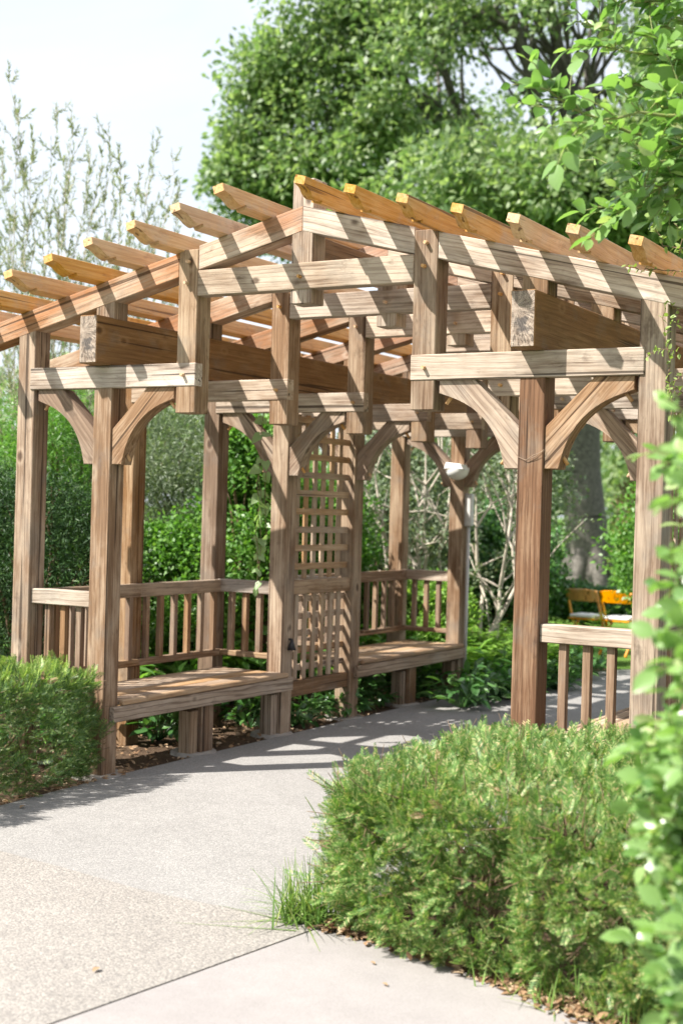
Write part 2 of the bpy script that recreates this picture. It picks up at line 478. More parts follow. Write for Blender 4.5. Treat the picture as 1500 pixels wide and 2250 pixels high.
def spray(n=12, nl=0.30, wid=0.032, lift=0.10, brown=True):
    V, F = [], []
    V += [(0.012, 0, 0), (0.004, 1.0, 0), (-0.004, 1.0, 0), (-0.012, 0, 0)]
    F.append((0, 1, 2, 3))
    for i in range(n):
        y = 0.08 + 0.9 * i / n
        l = nl * (1 - 0.55 * (i / n) ** 2) * (0.75 + 0.25 * min(1, i / 3))
        for s in (-1, 1):
            yy = y + (0.02 if s > 0 else 0)
            dx, dy, dz = s * l * 0.84, l * 0.54, l * lift * 2
            k = len(V)
            V += [(0, yy, 0), (dx * .45 + 0, yy + dy * .45 - wid, dz * .6), (dx, yy + dy, dz), (dx * .45, yy + dy * .45 + wid, dz * .6)]
            F.append((k, k + 1, k + 2, k + 3))
    return template(V, F)


T_YEW = spray()
T_YEW2 = spray(9, 0.34, 0.04, 0.18)


def unit(a):
    return a / np.maximum(np.linalg.norm(a, axis=-1, keepdims=True), 1e-9)


def orient(d, up, rng, roll=0.5):
    """rotation matrices: local Y along d, local Z near up (+ random roll)"""
    y = unit(d)
    z = up + rng.normal(0, roll, y.shape)
    z = unit(z - y * np.sum(z * y, -1, keepdims=True))
    x = np.cross(y, z)
    return np.stack([x, y, z], -1)


def scatter(acc, tmpl, P, R, size):
    V, F, S = tmpl
    N, k, l = len(P), len(V), len(F)
    W = np.einsum('nij,kj->nki', R, V) * np.asarray(size).reshape(-1, 1, 1) + P[:, None, :]
    FF = (F[None, :] + (np.arange(N) * k)[:, None]).ravel()
    SS = (S[None, :] + (np.arange(N) * l)[:, None]).ravel()
    acc.add(W.reshape(-1, 3), FF, SS)


def tubes(acc, segs, n=6):
    A = np.array([list(s[0]) + list(s[1]) + [s[2], s[3]] for s in segs], dtype=float)
    p0, p1, r0, r1 = A[:, :3], A[:, 3:6], A[:, 6], A[:, 7]
    z = unit(p1 - p0)
    ref = np.where(np.abs(z[:, 2:3]) > 0.9, np.array([[1., 0, 0]]), np.array([[0., 0, 1.]]))
    x = unit(np.cross(ref, z))
    y = np.cross(z, x)
    a = np.arange(n) / n * 2 * math.pi
    ring = x[:, None, :] * np.cos(a)[None, :, None] + y[:, None, :] * np.sin(a)[None, :, None]
    V = np.concatenate([p0[:, None] + ring * r0[:, None, None], p1[:, None] + ring * r1[:, None, None]], 1)
    i = np.arange(n)
    q = np.stack([i, (i + 1) % n, (i + 1) % n + n, i + n], -1)
    F = (q.ravel()[None] + (np.arange(len(A)) * 2 * n)[:, None]).ravel()
    S = np.arange(len(A) * n) * 4
    acc.add(V.reshape(-1, 3), F, S)


def polyline(pts, r0, r1, segs):
    k = len(pts) - 1
    for i in range(k):
        segs.append((pts[i], pts[i + 1], r0 + (r1 - r0) * i / k, r0 + (r1 - r0) * (i + 1) / k))


def curve_pts(p0, p1, n, bow, rng, wig=0.03):
    p0, p1 = np.array(p0, float), np.array(p1, float)
    L = np.linalg.norm(p1 - p0)
    out = []
    for i in range(n + 1):
        t = i / n
        q = p0 * (1 - t) + p1 * t + np.array(bow) * 4 * t * (1 - t)
        if 0 < i < n:
            q = q + rng.normal(0, wig * L / n, 3)
        out.append(q)
    return out


def at(u, v, D):
    a, b = u - 750, v - 1125
    c, s = math.cos(ROLL), math.sin(ROLL)
    d = FWD * FPX + RGT * (c * a + s * b) - UPV * (-s * a + c * b)
    return CAM + d * D / FPX


def ground_at(u, D):
    p = at(u, 1125, D)
    return np.array([p[0], p[1], 0.0])


# ------------------------------------------------------------------ ground, paths


def sheet(name, poly, ztop, mat, thick=0.12, ch=0.0):
    bm = bmesh.new()
    a = [bm.verts.new((x, y, ztop)) for x, y in poly]
    f = bm.faces.new(a)
    bmesh.ops.recalc_face_normals(bm, faces=[f])
    if f.normal.z < 0:
        f.normal_flip()
    r = bmesh.ops.extrude_face_region(bm, geom=[f])
    vs = [e for e in r['geom'] if isinstance(e, bmesh.types.BMVert)]
    bmesh.ops.translate(bm, verts=vs, vec=(0, 0, -thick))
    me = bm_mesh(bm, name)
    o = link(name, me, None, None, M[mat])
    return tag(o, kind='structure')


gb = bmesh.new()
bmesh.ops.create_grid(gb, x_segments=2, y_segments=2, size=600)
tag(link('ground', bm_mesh(gb, 'ground'), None, Matrix.Translation((0, 0, -0.045)), M['lawn']), kind='structure')
mix0 = [(-1.26, -1.715), (-0.55, -1.70), (-0.13, -1.75), (0.40, -1.835), (0.76, -1.845), (1.08, -1.82), (1.33, -1.80)]
sheet('path', mix0 + [(1.31, -1.2), (1.31, 6.0), (1.6, 7.2), (2.4, 8.0), (4.5, 8.6), (9, 8.9), (9, 10.9), (5, 10.7), (2, 10.0), (0.5, 9.3), (-0.4, 8.6), (-0.8, 8.15), (-0.97, 7.6), (-0.96, 6.5), (-1.15, 5.7), (-1.305, 5.2), (-1.305, 2.0), (-1.30, 0.1), (-1.25, -1.0)], 0.0, 'path')
joint = [(1.334, -1.885), (1.24, -2.648), (1.162, -3.229), (0.95, -5.0), (0.7, -8.0)]
sheet('pebble_path', [(x, y - 0.004) for x, y in mix0] + [(x - 0.008, y) for x, y in joint] + [(0.6, -14.0), (-7, -14), (-7, -3.4), (-2.2, -3.2), (-1.30, -2.8)], 0.002, 'tan')
sheet('concrete_slab', [(x + 0.008, y) for x, y in joint] + [(0.7, -14.0), (9, -14.0), (9, -4.6), (3.6, -2.62), (2.58, -2.23), (2.29, -2.115), (2.0, -2.0), (1.70, -1.925)], 0.004, 'slab')
sheet('mulch_bed', [(-1.31, -3.0), (-1.31, 5.2), (-1.15, 5.75), (-0.98, 6.5), (-1.0, 7.6), (-0.85, 8.2), (-2.4, 8.9), (-5.0, 9.5), (-6.5, 3.0), (-5.5, -3.0)], -0.02, 'mulch', 0.02)
sheet('mulch_bed', [(1.33, -1.87), (1.70, -1.915), (2.0, -1.99), (2.29, -2.105), (2.58, -2.22), (3.6, -2.61), (6.0, -3.4), (6.0, 6.0), (1.32, 6.0), (1.32, -1.2)], -0.02, 'mulch', 0.02)

# ------------------------------------------------------------------ pergola
t_ = 0.140
h_ = t_ / 2
XI, XO, XH, DS = 1.4177, 2.0493, 0.7867, 1.0208
ZB0, ZB1, ZH, ZC0, ZC1, ZP, SL, RV, ZK = 2.391, 2.5286, 2.2312, 2.9233, 3.0736, 3.3968, 0.2459, 0.1438, 2.8429
PZ, PW, PL = 2.8211, 0.1364, 0.151
zr = lambda x: ZP - SL * abs(x)
NF = 6
PG = empty('pergola', (0, 0, 0), 'weathered timber garden pergola with pitched orange rafters over a curving path', 'pergola')
PEG = cyl_mesh(0.0115, 0.0095, 0.05, 12, 'peg', 'peg')


def peg(parent, x, y, z, ax=(0, -1, 0)):
    m, L = frame((x, y, z), (x + ax[0] * 0.05, y + ax[1] * 0.05, z + ax[2] * 0.05), (1, 0, 0) if abs(ax[0]) < 0.5 else (0, 1, 0))
    m.translation = Vector((x, y, z)) + Vector(ax) * 0.006
    link('peg', PEG, parent, m)


def brace_mesh():
    pts = [(0.262, 0.0), (0.468, 0.0), (0.468, -0.072)]
    P0, P1, P2 = np.array((0.468, 0.072)), np.array((0.130, 0.148)), np.array((0.08, 0.47))
    for i in range(1, 13):
        s = i / 12
        q = P0 * (1 - s) ** 2 + P1 * 2 * s * (1 - s) + P2 * s * s
        pts.append((q[0], -q[1]))
    pts += [(0.0, -0.47), (0.0, -0.255)]
    # rotate so that the grain (local Z) follows the 45 degree run
    R = Matrix.Rotation(math.radians(43), 4, 'Y').inverted()
    rot = []
    for x, z in pts:
        q = R @ Vector((x, 0, z))
        rot.append((q.x, q.z))
    return prism(rot, 0.10, 'brace', 'brace', 0.004), Matrix.Rotation(math.radians(43), 4, 'Y')


BRM, BRR = brace_mesh()


def brace(parent, x, y, z, side):
    """side +1: runs to +X of the post face x; -1: to -X"""
    R = BRR
    mm = Matrix.Translation((x, y, z)) @ (R if side > 0 else Matrix.Scale(-1, 4, (1, 0, 0)) @ R)
    return link('brace', BRM, parent, mm)


RSH = {}
for n in range(NF):
    y0 = n * DS
    full = n in (0, 2, 3, 5)
    for s in (-1, 1):
        pm = 'post'
        # outer post, up into the rafter
        ztop = zr(XO) - RV + 0.03
        op = timber('outer_post', (s * XO, y0 + h_ + 0.002, -0.02), (s * XO, y0 + h_ + 0.002, ztop), t_, t_, pm, PG)
        if full:
            ip = timber('inner_post', (s * XI, y0 + h_ + 0.002, -0.02), (s * XI, y0 + h_ + 0.002, ZB0 + 0.02), t_, t_, 'postred' if (s > 0 and n == 0) else 'post', PG)
            for q in (-1, 1):
                b = brace(PG, s * XI + q * h_, y0 + 0.014, ZB0, q)
                for (a, dz) in ((0.095, 0.41), (0.425, 0.09)):
                    peg(b, s * XI + q * (h_ + a), y0 + 0.06, ZB0 - dz - 0.01, (q * 0.6, 0, -0.8))
        # hammer post with hammer beam lapped on its face
        hp = timber('hammer_post', (s * XH, y0 + h_ - 0.002, ZH), (s * XH, y0 + h_ - 0.002, zr(XH) - 0.002), t_, t_, 'post', PG)
        x_in, x_out = XH - h_ - 0.003, XO - h_ + 0.03
        hb = timber('hammer_beam', (s * x_in, y0 + 0.035 - 0.005, (ZB0 + ZB1) / 2), (s * x_out, y0 + 0.035 - 0.005, (ZB0 + ZB1) / 2), ZB1 - ZB0, 0.075, 'beam', PG, (0, 0, 1))
        peg(hb, s * (XH + 0.012), y0 - 0.005, ZB0 + 0.065)
        peg(hp, s * XH + 0.005, y0 - 0.002, zr(XH) - 0.075)
        peg(hp, s * XH - 0.005, y0 - 0.002, zr(XH) - 0.20)
        # strut between plate and rafter
        timber('strut', (s * XI, y0 + h_ + 0.001, PZ - 0.005), (s * XI, y0 + h_ + 0.001, zr(XI) - RV + 0.04), t_, t_ - 0.004, 'post', PG)
        # rafters: eave to hammer post, hammer post to peak
        rm = 'stained' if s < 0 else 'beam'
        cs = 1 / math.sqrt(1 + SL * SL)
        for (xa, xb) in ((XH + h_ + 0.001, 2.78), (0.0, XH - h_ - 0.001)):
            key = (xa, xb, rm)
            if key not in RSH:
                # sheared in the frame plane: plumb cuts, built along local Z
                ang = math.atan(SL)
                pts = []
                for (x, z) in ((xa, zr(xa)), (xb, zr(xb)), (xb, zr(xb) - RV), (xa, zr(xa) - RV)):
                    dx, dz = x - xa, z - zr(xa)
                    # local z along the slope, local x across it
                    pts.append((dx * math.sin(ang) + dz * math.cos(ang), dx * math.cos(ang) - dz * math.sin(ang)))
                RSH[key] = prism(pts, t_ - 0.006, rm, 'rafter', 0.004)
            ang = math.atan(SL)
            ex, ez = Vector((math.sin(ang), 0, math.cos(ang))), Vector((math.cos(ang), 0, -math.sin(ang)))
            A = Matrix(((ex.x, 0, ez.x, xa), (0, 1, 0, 0), (ex.z, 0, ez.z, zr(xa)), (0, 0, 0, 1)))
            mm = Matrix.Translation((0, y0, 0)) @ (A if s > 0 else Matrix.Scale(-1, 4, (1, 0, 0)) @ A)
            link('rafter', RSH[key], PG, mm)
    xc = XH - h_ - 0.001
    cl_ = timber('collar_beam', (-xc, y0 + 0.04 - 0.004, (ZC0 + ZC1) / 2), (xc, y0 + 0.04 - 0.004, (ZC0 + ZC1) / 2), ZC1 - ZC0, 0.085, 'beam', PG, (0, 0, 1))
    peg(cl_, 0.0, y0 - 0.004, ZC0 + 0.07)
    timber('king_post', (0, y0 + h_ + 0.002, ZK), (0, y0 + h_ + 0.002, 3.548), t_, t_, 'beam', PG)
    if n < NF - 1:
        rb = timber('ridge_beam', (0, y0 + t_ + 0.003, 3.17), (0, y0 + DS + 0.001, 3.17), 0.09, 0.14, 'plate', PG, (1, 0, 0))
        if n == 0:
            acc = Acc()
            sg = []
            ringp = [np.array([0.05 + 0.0, 0.52 + 0.018 * math.cos(a), 3.078 + 0.018 * math.sin(a)]) for a in np.linspace(0, 2 * math.pi, 15)]
            polyline(ringp, 0.004, 0.004, sg)
            sg.append((np.array([0.05, 0.52, 3.096]), np.array([0.03, 0.52, 3.12]), 0.004, 0.004))
            tubes(acc, sg, 8)
            link('eye_hook', acc.mesh('eye_hook', 'black', True), rb, Matrix.Identity(4))

# plates along both sides
for s in (-1, 1):
    timber('plate_beam', (s * XI, -PL, (ZB1 + PZ) / 2 + 0.001), (s * XI, (NF - 1) * DS + t_ + PL, (ZB1 + PZ) / 2 + 0.001), PW, PZ - ZB1, 'plate', PG, (1, 0, 0), 0.006, 'end')

# purlins with ogee ends
pl_len = (NF - 1) * DS + t_ + 0.9
PHH = 0.106


def ogee():
    prof = [(0, PHH), (0, 0.062), (0.02, 0.062), (0.04, 0.058), (0.06, 0.049), (0.08, 0.036), (0.10, 0.022), (0.122, 0.010), (0.145, 0.004), (0.168, 0.006), (0.188, 0.014), (0.203, 0.024), (0.206, 0.0)]
    o = [(z, y) for y, z in prof]
    o += [(z, pl_len - y) for y, z in prof[::-1]]
    return o


PUM = prism(ogee(), 0.07, 'purlin', 'purlin', 0.003)
# lay the prism down: local z -> world Y, local x -> up from the rafter, local y -> along the slope
for s in (-1, 1):
    for k in range(8):
        xc_ = 0.242 + 0.3055 * k
        ang = math.atan(SL)
        nrm = Vector((s * math.sin(ang), 0, math.cos(ang)))
        tan = nrm.cross(Vector((0, 1, 0)))
        # local X -> nrm, local Z -> +Y, local Y -> Z x X
        yl = Vector((0, 1, 0)).cross(nrm)
        m = Matrix((nrm, yl, Vector((0, 1, 0)))).transposed().to_4x4()
        jit = random.Random(k * 3 + s).uniform(-0.012, 0.012)
        org = Vector((s * xc_, -0.45 + jit, zr(xc_) + 0.0005)) - yl * 0.035
        m.translation = org
        link('purlin', PUM, PG, m)

# end railings between outer and inner posts, outer railings, benches, trellis
RT, RB = 1.125, 1.030


def end_rail(s, n):
    y = n * DS + 0.022
    xa, xb = s * (XI + h_), s * (XO - h_)
    r = timber('handrail', (xa, y + 0.045, (RT + RB) / 2), (xb, y + 0.045, (RT + RB) / 2), RT - RB, 0.09, 'beam', PG, (0, 0, 1), 0.005)
    timber('bottom_rail', (xa, y + 0.045, 0.565), (xb, y + 0.045, 0.565), 0.04, 0.07, 'post', PG, (0, 0, 1))
    for k in range(3):
        x = xa + (xb - xa) * (k + 0.92) / 3.84
        timber('baluster', (x, y + 0.048, 0.583), (x, y + 0.048, RB + 0.002), 0.042, 0.042, 'slat', r, ch=0.002)


def side_rail(s, n):
    ya, yb = n * DS + (t_ + 0.003 if n in (0, 3) else 0.06), (n + 1) * DS + 0.075
    x = s * (XO - h_ - 0.022)
    r = timber('handrail', (x, ya, (RT + RB) / 2 - 0.004), (x, yb, (RT + RB) / 2 - 0.004), RT - RB, 0.045, 'post', PG, (0, 0, 1), 0.005)
    timber('bottom_rail', (x - s * -0.0, ya, 0.565), (x, yb, 0.565), 0.05, 0.045, 'post', PG, (0, 0, 1))
    for k in range(6):
        y = ya + (yb - ya) * (k + 0.6) / 6.3
        timber('baluster', (x - s * 0.002, y, 0.588), (x - s * 0.002, y, RB - 0.002), 0.040, 0.040, 'slat', r, ch=0.002)


def bench(s, n0):
    ya, yb = n0 * DS, (n0 + 2) * DS
    xf = s * (XI - h_ - 0.02)
    # apron on the path side of the posts
    timber('bench_apron', (xf, ya + 0.06, 0.372), (xf, yb + 0.10, 0.372), 0.095, 0.038, 'apron', PG, (0, 0, 1), 0.004)
    w0, w1 = XI - h_ - 0.042, XO - h_ - 0.06
    nb = 4
    bw = (w1 - w0) / nb
    for k in range(nb):
        xx = s * (w0 + bw * (k + 0.5))
        yy0, yy1 = ya + t_ + 0.006, yb - 0.004
        if k == 0:
            # front board runs past the post
            timber('seat_board', (s * (w0 + 0.019), yy0, 0.4415), (s * (w0 + 0.019), yb + 0.03, 0.4415), 0.040, 0.036, 'seat', PG, (1, 0, 0), 0.008)
            timber('seat_board', (s * (w0 + 0.042 + (bw - 0.042) / 2), yy0, 0.4405), (s * (w0 + 0.042 + (bw - 0.042) / 2), yy1, 0.4405), bw - 0.045, 0.036, 'seat', PG, (1, 0, 0), 0.006)
        else:
            timber('seat_board', (xx, yy0, 0.4405), (xx, yy1, 0.4405), bw - 0.004, 0.036, 'seat', PG, (1, 0, 0), 0.006)
    # legs: middle post and low side blocks
    ym = (n0 + 1) * DS
    timber('bench_leg', (s * XI, ym + h_ + 0.02, -0.02), (s * XI, ym + h_ + 0.02, 0.421), t_, t_, 'post', PG)
    timber('leg_block', (s * (XI + 0.005), ym - 0.03, -0.02), (s * (XI + 0.005), ym - 0.03, 0.29), 0.10, 0.085, 'apron', PG)
    timber('leg_block', (s * (XI + 0.005), yb - 0.05, -0.02), (s * (XI + 0.005), yb - 0.05, 0.30), 0.10, 0.085, 'apron', PG)
    timber('seat_joist', (s * (XI - 0.05), ym + h_, 0.385), (s * (XO - 0.1), ym + h_, 0.385), 0.07, 0.045, 'post', PG, (0, 0, 1))


def trellis(s):
    x = s * XI
    ya, yb = 2 * DS + t_ + 0.004, 3 * DS
    ym = (ya + yb) / 2
    L = yb - ya
    xr = s * (XI - 0.02)
    for (z0, z1) in ((1.03, 1.135), (0.255, 0.37)):
        timber('trellis_rail', (xr, ya, (z0 + z1) / 2), (xr, yb, (z0 + z1) / 2), z1 - z0, 0.06, 'post', PG, (0, 0, 1))
    for (z0, z1, front) in ((1.14, 2.40, 'h'), (0.372, 1.028, 'v')):
        rr = timber('trellis_stile', (x, ya + 0.018, z0), (x, ya + 0.018, z1), 0.034, 0.034, 'slat', PG)
        for k in range(1, 7):
            y = ya + L * k / 6.9
            timber('lattice_slat', (x + s * (0.008 if front == 'h' else -0.008), y, z0 + 0.002), (x + s * (0.008 if front == 'h' else -0.008), y, z1 - 0.002), 0.015, 0.054, 'seat', rr, ch=0.0)
        nz = 9 if front == 'h' else 5
        for k in range(nz):
            z = z0 + (z1 - z0) * (k + 0.7) / nz
            timber('lattice_slat', (x + s * (-0.008 if front == 'h' else 0.008), ya + 0.002, z), (x + s * (-0.008 if front == 'h' else 0.008), yb - 0.002, z), 0.048, 0.015, 'seat', rr, (0, 0, 1), ch=0.0)


for s in (-1, 1):
    for n in (0, 2, 3, 5):
        end_rail(s, n)
    for n in (0, 1, 3, 4):
        side_rail(s, n)
    bench(s, 0)
    bench(s, 3)
    trellis(s)

# concrete footings
for s in (-1, 1):
    for n, yy in ((0, 0.07), (1, 0.06), (2, 0.02), (3, 0.07), (4, 0.06), (5, 0.03)):
        bm = bmesh.new()
        bmesh.ops.create_cone(bm, cap_ends=True, segments=22, radius1=0.165, radius2=0.155, depth=0.03)
        for v in bm.verts:
            v.co.x *= 1 + 0.04 * math.sin(5 * v.co.y * 9)
        fo = link('post_footing', bm_mesh(bm, 'footing'), None, Matrix.Translation((s * (XI + 0.015), n * DS + yy, -0.011)), M['footing'])
        tag(fo, kind='structure')

# ------------------------------------------------------------------ clipped hedges


def lump(P, k=1.0):
    return (np.sin(P[:, 0] * 7.1 * k + 1.3) * np.cos(P[:, 1] * 6.3 * k + 0.4) + np.sin(P[:, 2] * 9.0 * k + P[:, 0] * 4 * k) * 0.7
            + 0.6 * np.sin(P[:, 0] * 17 * k + P[:, 1] * 13 * k) * np.sin(P[:, 2] * 19 * k + 2))


def hedge_points(rng, N, x0, x1, y0, y1, zt, skew, weights, pw=13.0, amp=0.028, depth=0.055, holes=None):
    """points near the skin of a clipped, round-edged block; skew tilts the y0 face"""
    ctr = np.array([(x0 + x1) / 2, (y0 + y1) / 2, 0.0])
    hx, hy = (x1 - x0) / 2, (y1 - y0) / 2
    names = list(weights)
    wt = np.array([weights[k] for k in names], float)
    pick = rng.choice(len(names), N, p=wt / wt.sum())
    a = rng.uniform(-1, 1, N)
    b = rng.uniform(-1, 1, N)
    c = rng.uniform(0.0, 1.0, N)
    Q = np.zeros((N, 3))
    for i, nm in enumerate(names):
        m = pick == i
        if nm == 'top':
            Q[m] = np.stack([a[m], b[m], np.ones(m.sum())], -1)
        elif nm in ('x0', 'x1'):
            Q[m] = np.stack([np.full(m.sum(), -1.0 if nm == 'x0' else 1.0), b[m], c[m]], -1)
        else:
            Q[m] = np.stack([a[m], np.full(m.sum(), -1.0 if nm == 'y0' else 1.0), c[m]], -1)
    nrm = (np.abs(Q) ** pw).sum(-1) ** (1 / pw)
    Q = Q / nrm[:, None]
    G = np.sign(Q) * np.abs(Q) ** (pw - 1) / np.array([hx, hy, zt])
    G = unit(G)
    P = Q * np.array([hx, hy, zt]) + ctr
    P[:, 1] += skew * (P[:, 0] - x0) * np.clip((ctr[1] + hy - P[:, 1]) / (2 * hy), 0, 1)
    dep = rng.exponential(depth, N)
    if holes is not None:
        for c, r in holes:
            q = np.linalg.norm(P - c, axis=1)
            dep = dep + np.where(q < r, (1 - (q / r) ** 2) * r * 1.5, 0)
    P = P + G * (amp * lump(P)[:, None]) - G * dep[:, None]
    P[:, 2] = np.maximum(P[:, 2], 0.03)
    # pull the very foot inwards a little
    foot = np.clip((0.16 - P[:, 2]) / 0.16, 0, 1)
    P[:, 0] += (ctr[0] - P[:, 0]) * 0.10 * foot
    P[:, 1] += (ctr[1] - P[:, 1]) * 0.10 * foot
    return P, G


def hedge(label, box, skew, weights, N, seed, mat, topmat=None, pw=12.0):
    rng = np.random.default_rng(seed)
    x0, x1, y0, y1, zt = box
    root = empty('clipped_hedge', ((x0 + x1) / 2, (y0 + y1) / 2, 0), label, 'hedge', 'clipped yew hedges flanking the pergola entrance')
    hw = {k: v for k, v in weights.items() if k != 'top'}
    HC, _ = hedge_points(rng, 46, x0, x1, y0, y1, zt, skew, hw, pw, depth=0.001)
    holes = [(c, r) for c, r in zip(HC, rng.uniform(0.05, 0.15, 46))]
    P, G = hedge_points(rng, N, x0, x1, y0, y1, zt, skew, weights, pw, holes=holes)
    d = G * 0.9 + np.array([0, 0, 0.45]) + rng.normal(0, 0.55, P.shape)
    acc = Acc()
    up = unit(G * 0.5 + np.array([0, 0, 0.8]))
    R = orient(d, up, rng, 0.55)
    half = len(P) // 2
    sz = np.where(rng.random(len(P)) < 0.82, rng.uniform(0.042, 0.074, len(P)), rng.uniform(0.075, 0.11, len(P)))
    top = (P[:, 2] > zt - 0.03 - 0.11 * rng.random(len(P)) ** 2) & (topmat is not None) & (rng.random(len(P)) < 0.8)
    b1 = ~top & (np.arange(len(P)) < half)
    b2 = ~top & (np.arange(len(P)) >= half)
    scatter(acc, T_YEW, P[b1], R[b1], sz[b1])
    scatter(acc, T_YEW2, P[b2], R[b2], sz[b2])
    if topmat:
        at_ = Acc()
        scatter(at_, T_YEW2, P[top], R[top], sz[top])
        tag(link('top_painted_sunlit', at_.mesh('yew_top', topmat), root, Matrix.Identity(4)), kind='stuff')  # uppermost sprays, coloured as if the sun lit them
    # a few longer unclipped shoots
    P2, G2 = hedge_points(rng, 90, x0, x1, y0, y1, zt, skew, weights, depth=0.004)
    scatter(acc, T_YEW, P2, orient(G2 + np.array([0, 0, 0.7]) + rng.normal(0, 0.35, P2.shape), up[:90], rng, 0.4), rng.uniform(0.08, 0.12, 90))
    tag(link('foliage', acc.mesh('yew_foliage', mat), root, Matrix.Identity(4)), kind='stuff')
    # woody twigs and stems inside
    segs = []
    for i in range(9):
        bx, by = rng.uniform(x0 + 0.25, x1 - 0.25), rng.uniform(y0 + 0.2, y1 - 0.2)
        for j in range(6):
            tip = (min(max(bx + rng.uniform(-0.4, 0.4), x0 + 0.1), x1 - 0.1), min(max(by + rng.uniform(-0.4, 0.4), y0 + 0.12), y1 - 0.1), zt * rng.uniform(0.6, 0.9))
            polyline(curve_pts((bx, by, -0.02), tip, 4, (0, 0, 0.04), rng, 0.12), 0.014, 0.003, segs)
    P3, G3 = hedge_points(rng, 700, x0, x1, y0, y1, zt, skew, weights, depth=0.05)
    for p, g in zip(P3, G3):
        e = p + unit(g + rng.normal(0, 0.5, 3)) * rng.uniform(0.04, 0.10)
        e[2] = max(e[2], 0.02)
        segs.append((p - g * 0.03, e, 0.0022, 0.0012))
    a2 = Acc()
    tubes(a2, segs, 4)
    tag(link('twigs', a2.mesh('hedge_twigs', 'twig', True), root, Matrix.Identity(4)), kind='stuff')
    # browned, dead sprays caught in the top and face
    a3 = Acc()
    P4, G4 = hedge_points(rng, 26, x0, x1, y0, y1, zt, skew, weights, depth=0.008)
    scatter(a3, T_YEW, P4, orient(G4 + rng.normal(0, 0.7, P4.shape), up[:26], rng, 0.5), rng.uniform(0.05, 0.09, 26))
    tag(link('dead_sprays', a3.mesh('dead_sprays', 'dry'), root, Matrix.Identity(4)), kind='stuff')
    return root


hedge('dark-sided clipped yew hedge beside the bench end of the pergola', (-2.75, -1.26, -2.75, 0.05, 0.675), 0.0, {'top': 2.6, 'x1': 2.6, 'y1': 0.7, 'y0': 0.6, 'x0': 0.6}, 12500, 3, 'yewdark', 'yewlit')
hedge('sunlit clipped yew hedge with browned tips at the corner of the concrete slab', (1.27, 3.55, -1.93, -0.28, 0.655), -0.22, {'top': 3.2, 'x0': 1.5, 'y0': 2.6, 'y1': 0.5, 'x1': 0.3}, 20000, 5, 'yew', None, 7.5)

# ------------------------------------------------------------------ generic leaf masses


def leaf_cloud(acc, C, rad, per, size, tmpl, rng, flat=0.75, outward=0.6, droop=0.0, shell=0.45):
    K = len(C)
    N = K * per
    d = unit(rng.normal(0, 1, (N, 3)))
    r = rng.uniform(0, 1, N) ** shell
    rr = np.repeat(np.asarray(rad), per)
    off = d * (r * rr)[:, None] * np.array([1, 1, flat])
    P = np.repeat(C, per, 0) + off
    P[:, 2] = np.maximum(P[:, 2], 0.02)
    dirs = d * outward + rng.normal(0, 0.6, (N, 3)) + np.array([0, 0, -droop])
    R = orient(dirs, np.array([-0.25, -0.3, 0.9]), rng, 0.7)
    scatter(acc, tmpl, P, R, rng.uniform(0.7, 1.25, N) * size)


def bush(name, label, cat, base, rx, ry, zt, nclump, per, size, mat, seed, tmpl=T_RHOMB, crad=0.28, zlow=0.1, twig='twig', group=None, flat=0.8, shape=2.2):
    rng = np.random.default_rng(seed)
    base = np.array(base, float)
    root = empty(name, tuple(base), label, cat, group)
    u = unit(rng.normal(0, 1, (nclump, 3)))
    rad = rng.uniform(0.25, 1.0, nclump) ** (1 / shape)
    zc = (zt + zlow) / 2
    C = base + np.array([0, 0, zc]) + u * rad[:, None] * np.array([rx - crad * .6, ry - crad * .6, (zt - zlow) / 2 - crad * .5])
    acc = Acc()
    leaf_cloud(acc, C, rng.uniform(0.65, 1.25, nclump) * crad, per, size, tmpl, rng, flat)
    tag(link('crown', acc.mesh(name + '_crown', mat), root, Matrix.Identity(4)), kind='stuff')
    segs = []
    for c in C[:: max(1, nclump // 26)]:
        b = base + np.array([rng.uniform(-.12, .12) * rx, rng.uniform(-.12, .12) * ry, -0.03])
        polyline(curve_pts(b, c, 4, (0, 0, 0.1 * zt), rng, 0.1), 0.012 + 0.008 * zt, 0.004, segs)
    a2 = Acc()
    tubes(a2, segs, 5)
    link('stems', a2.mesh(name + '_stems', twig, True), root, Matrix.Identity(4))
    return root


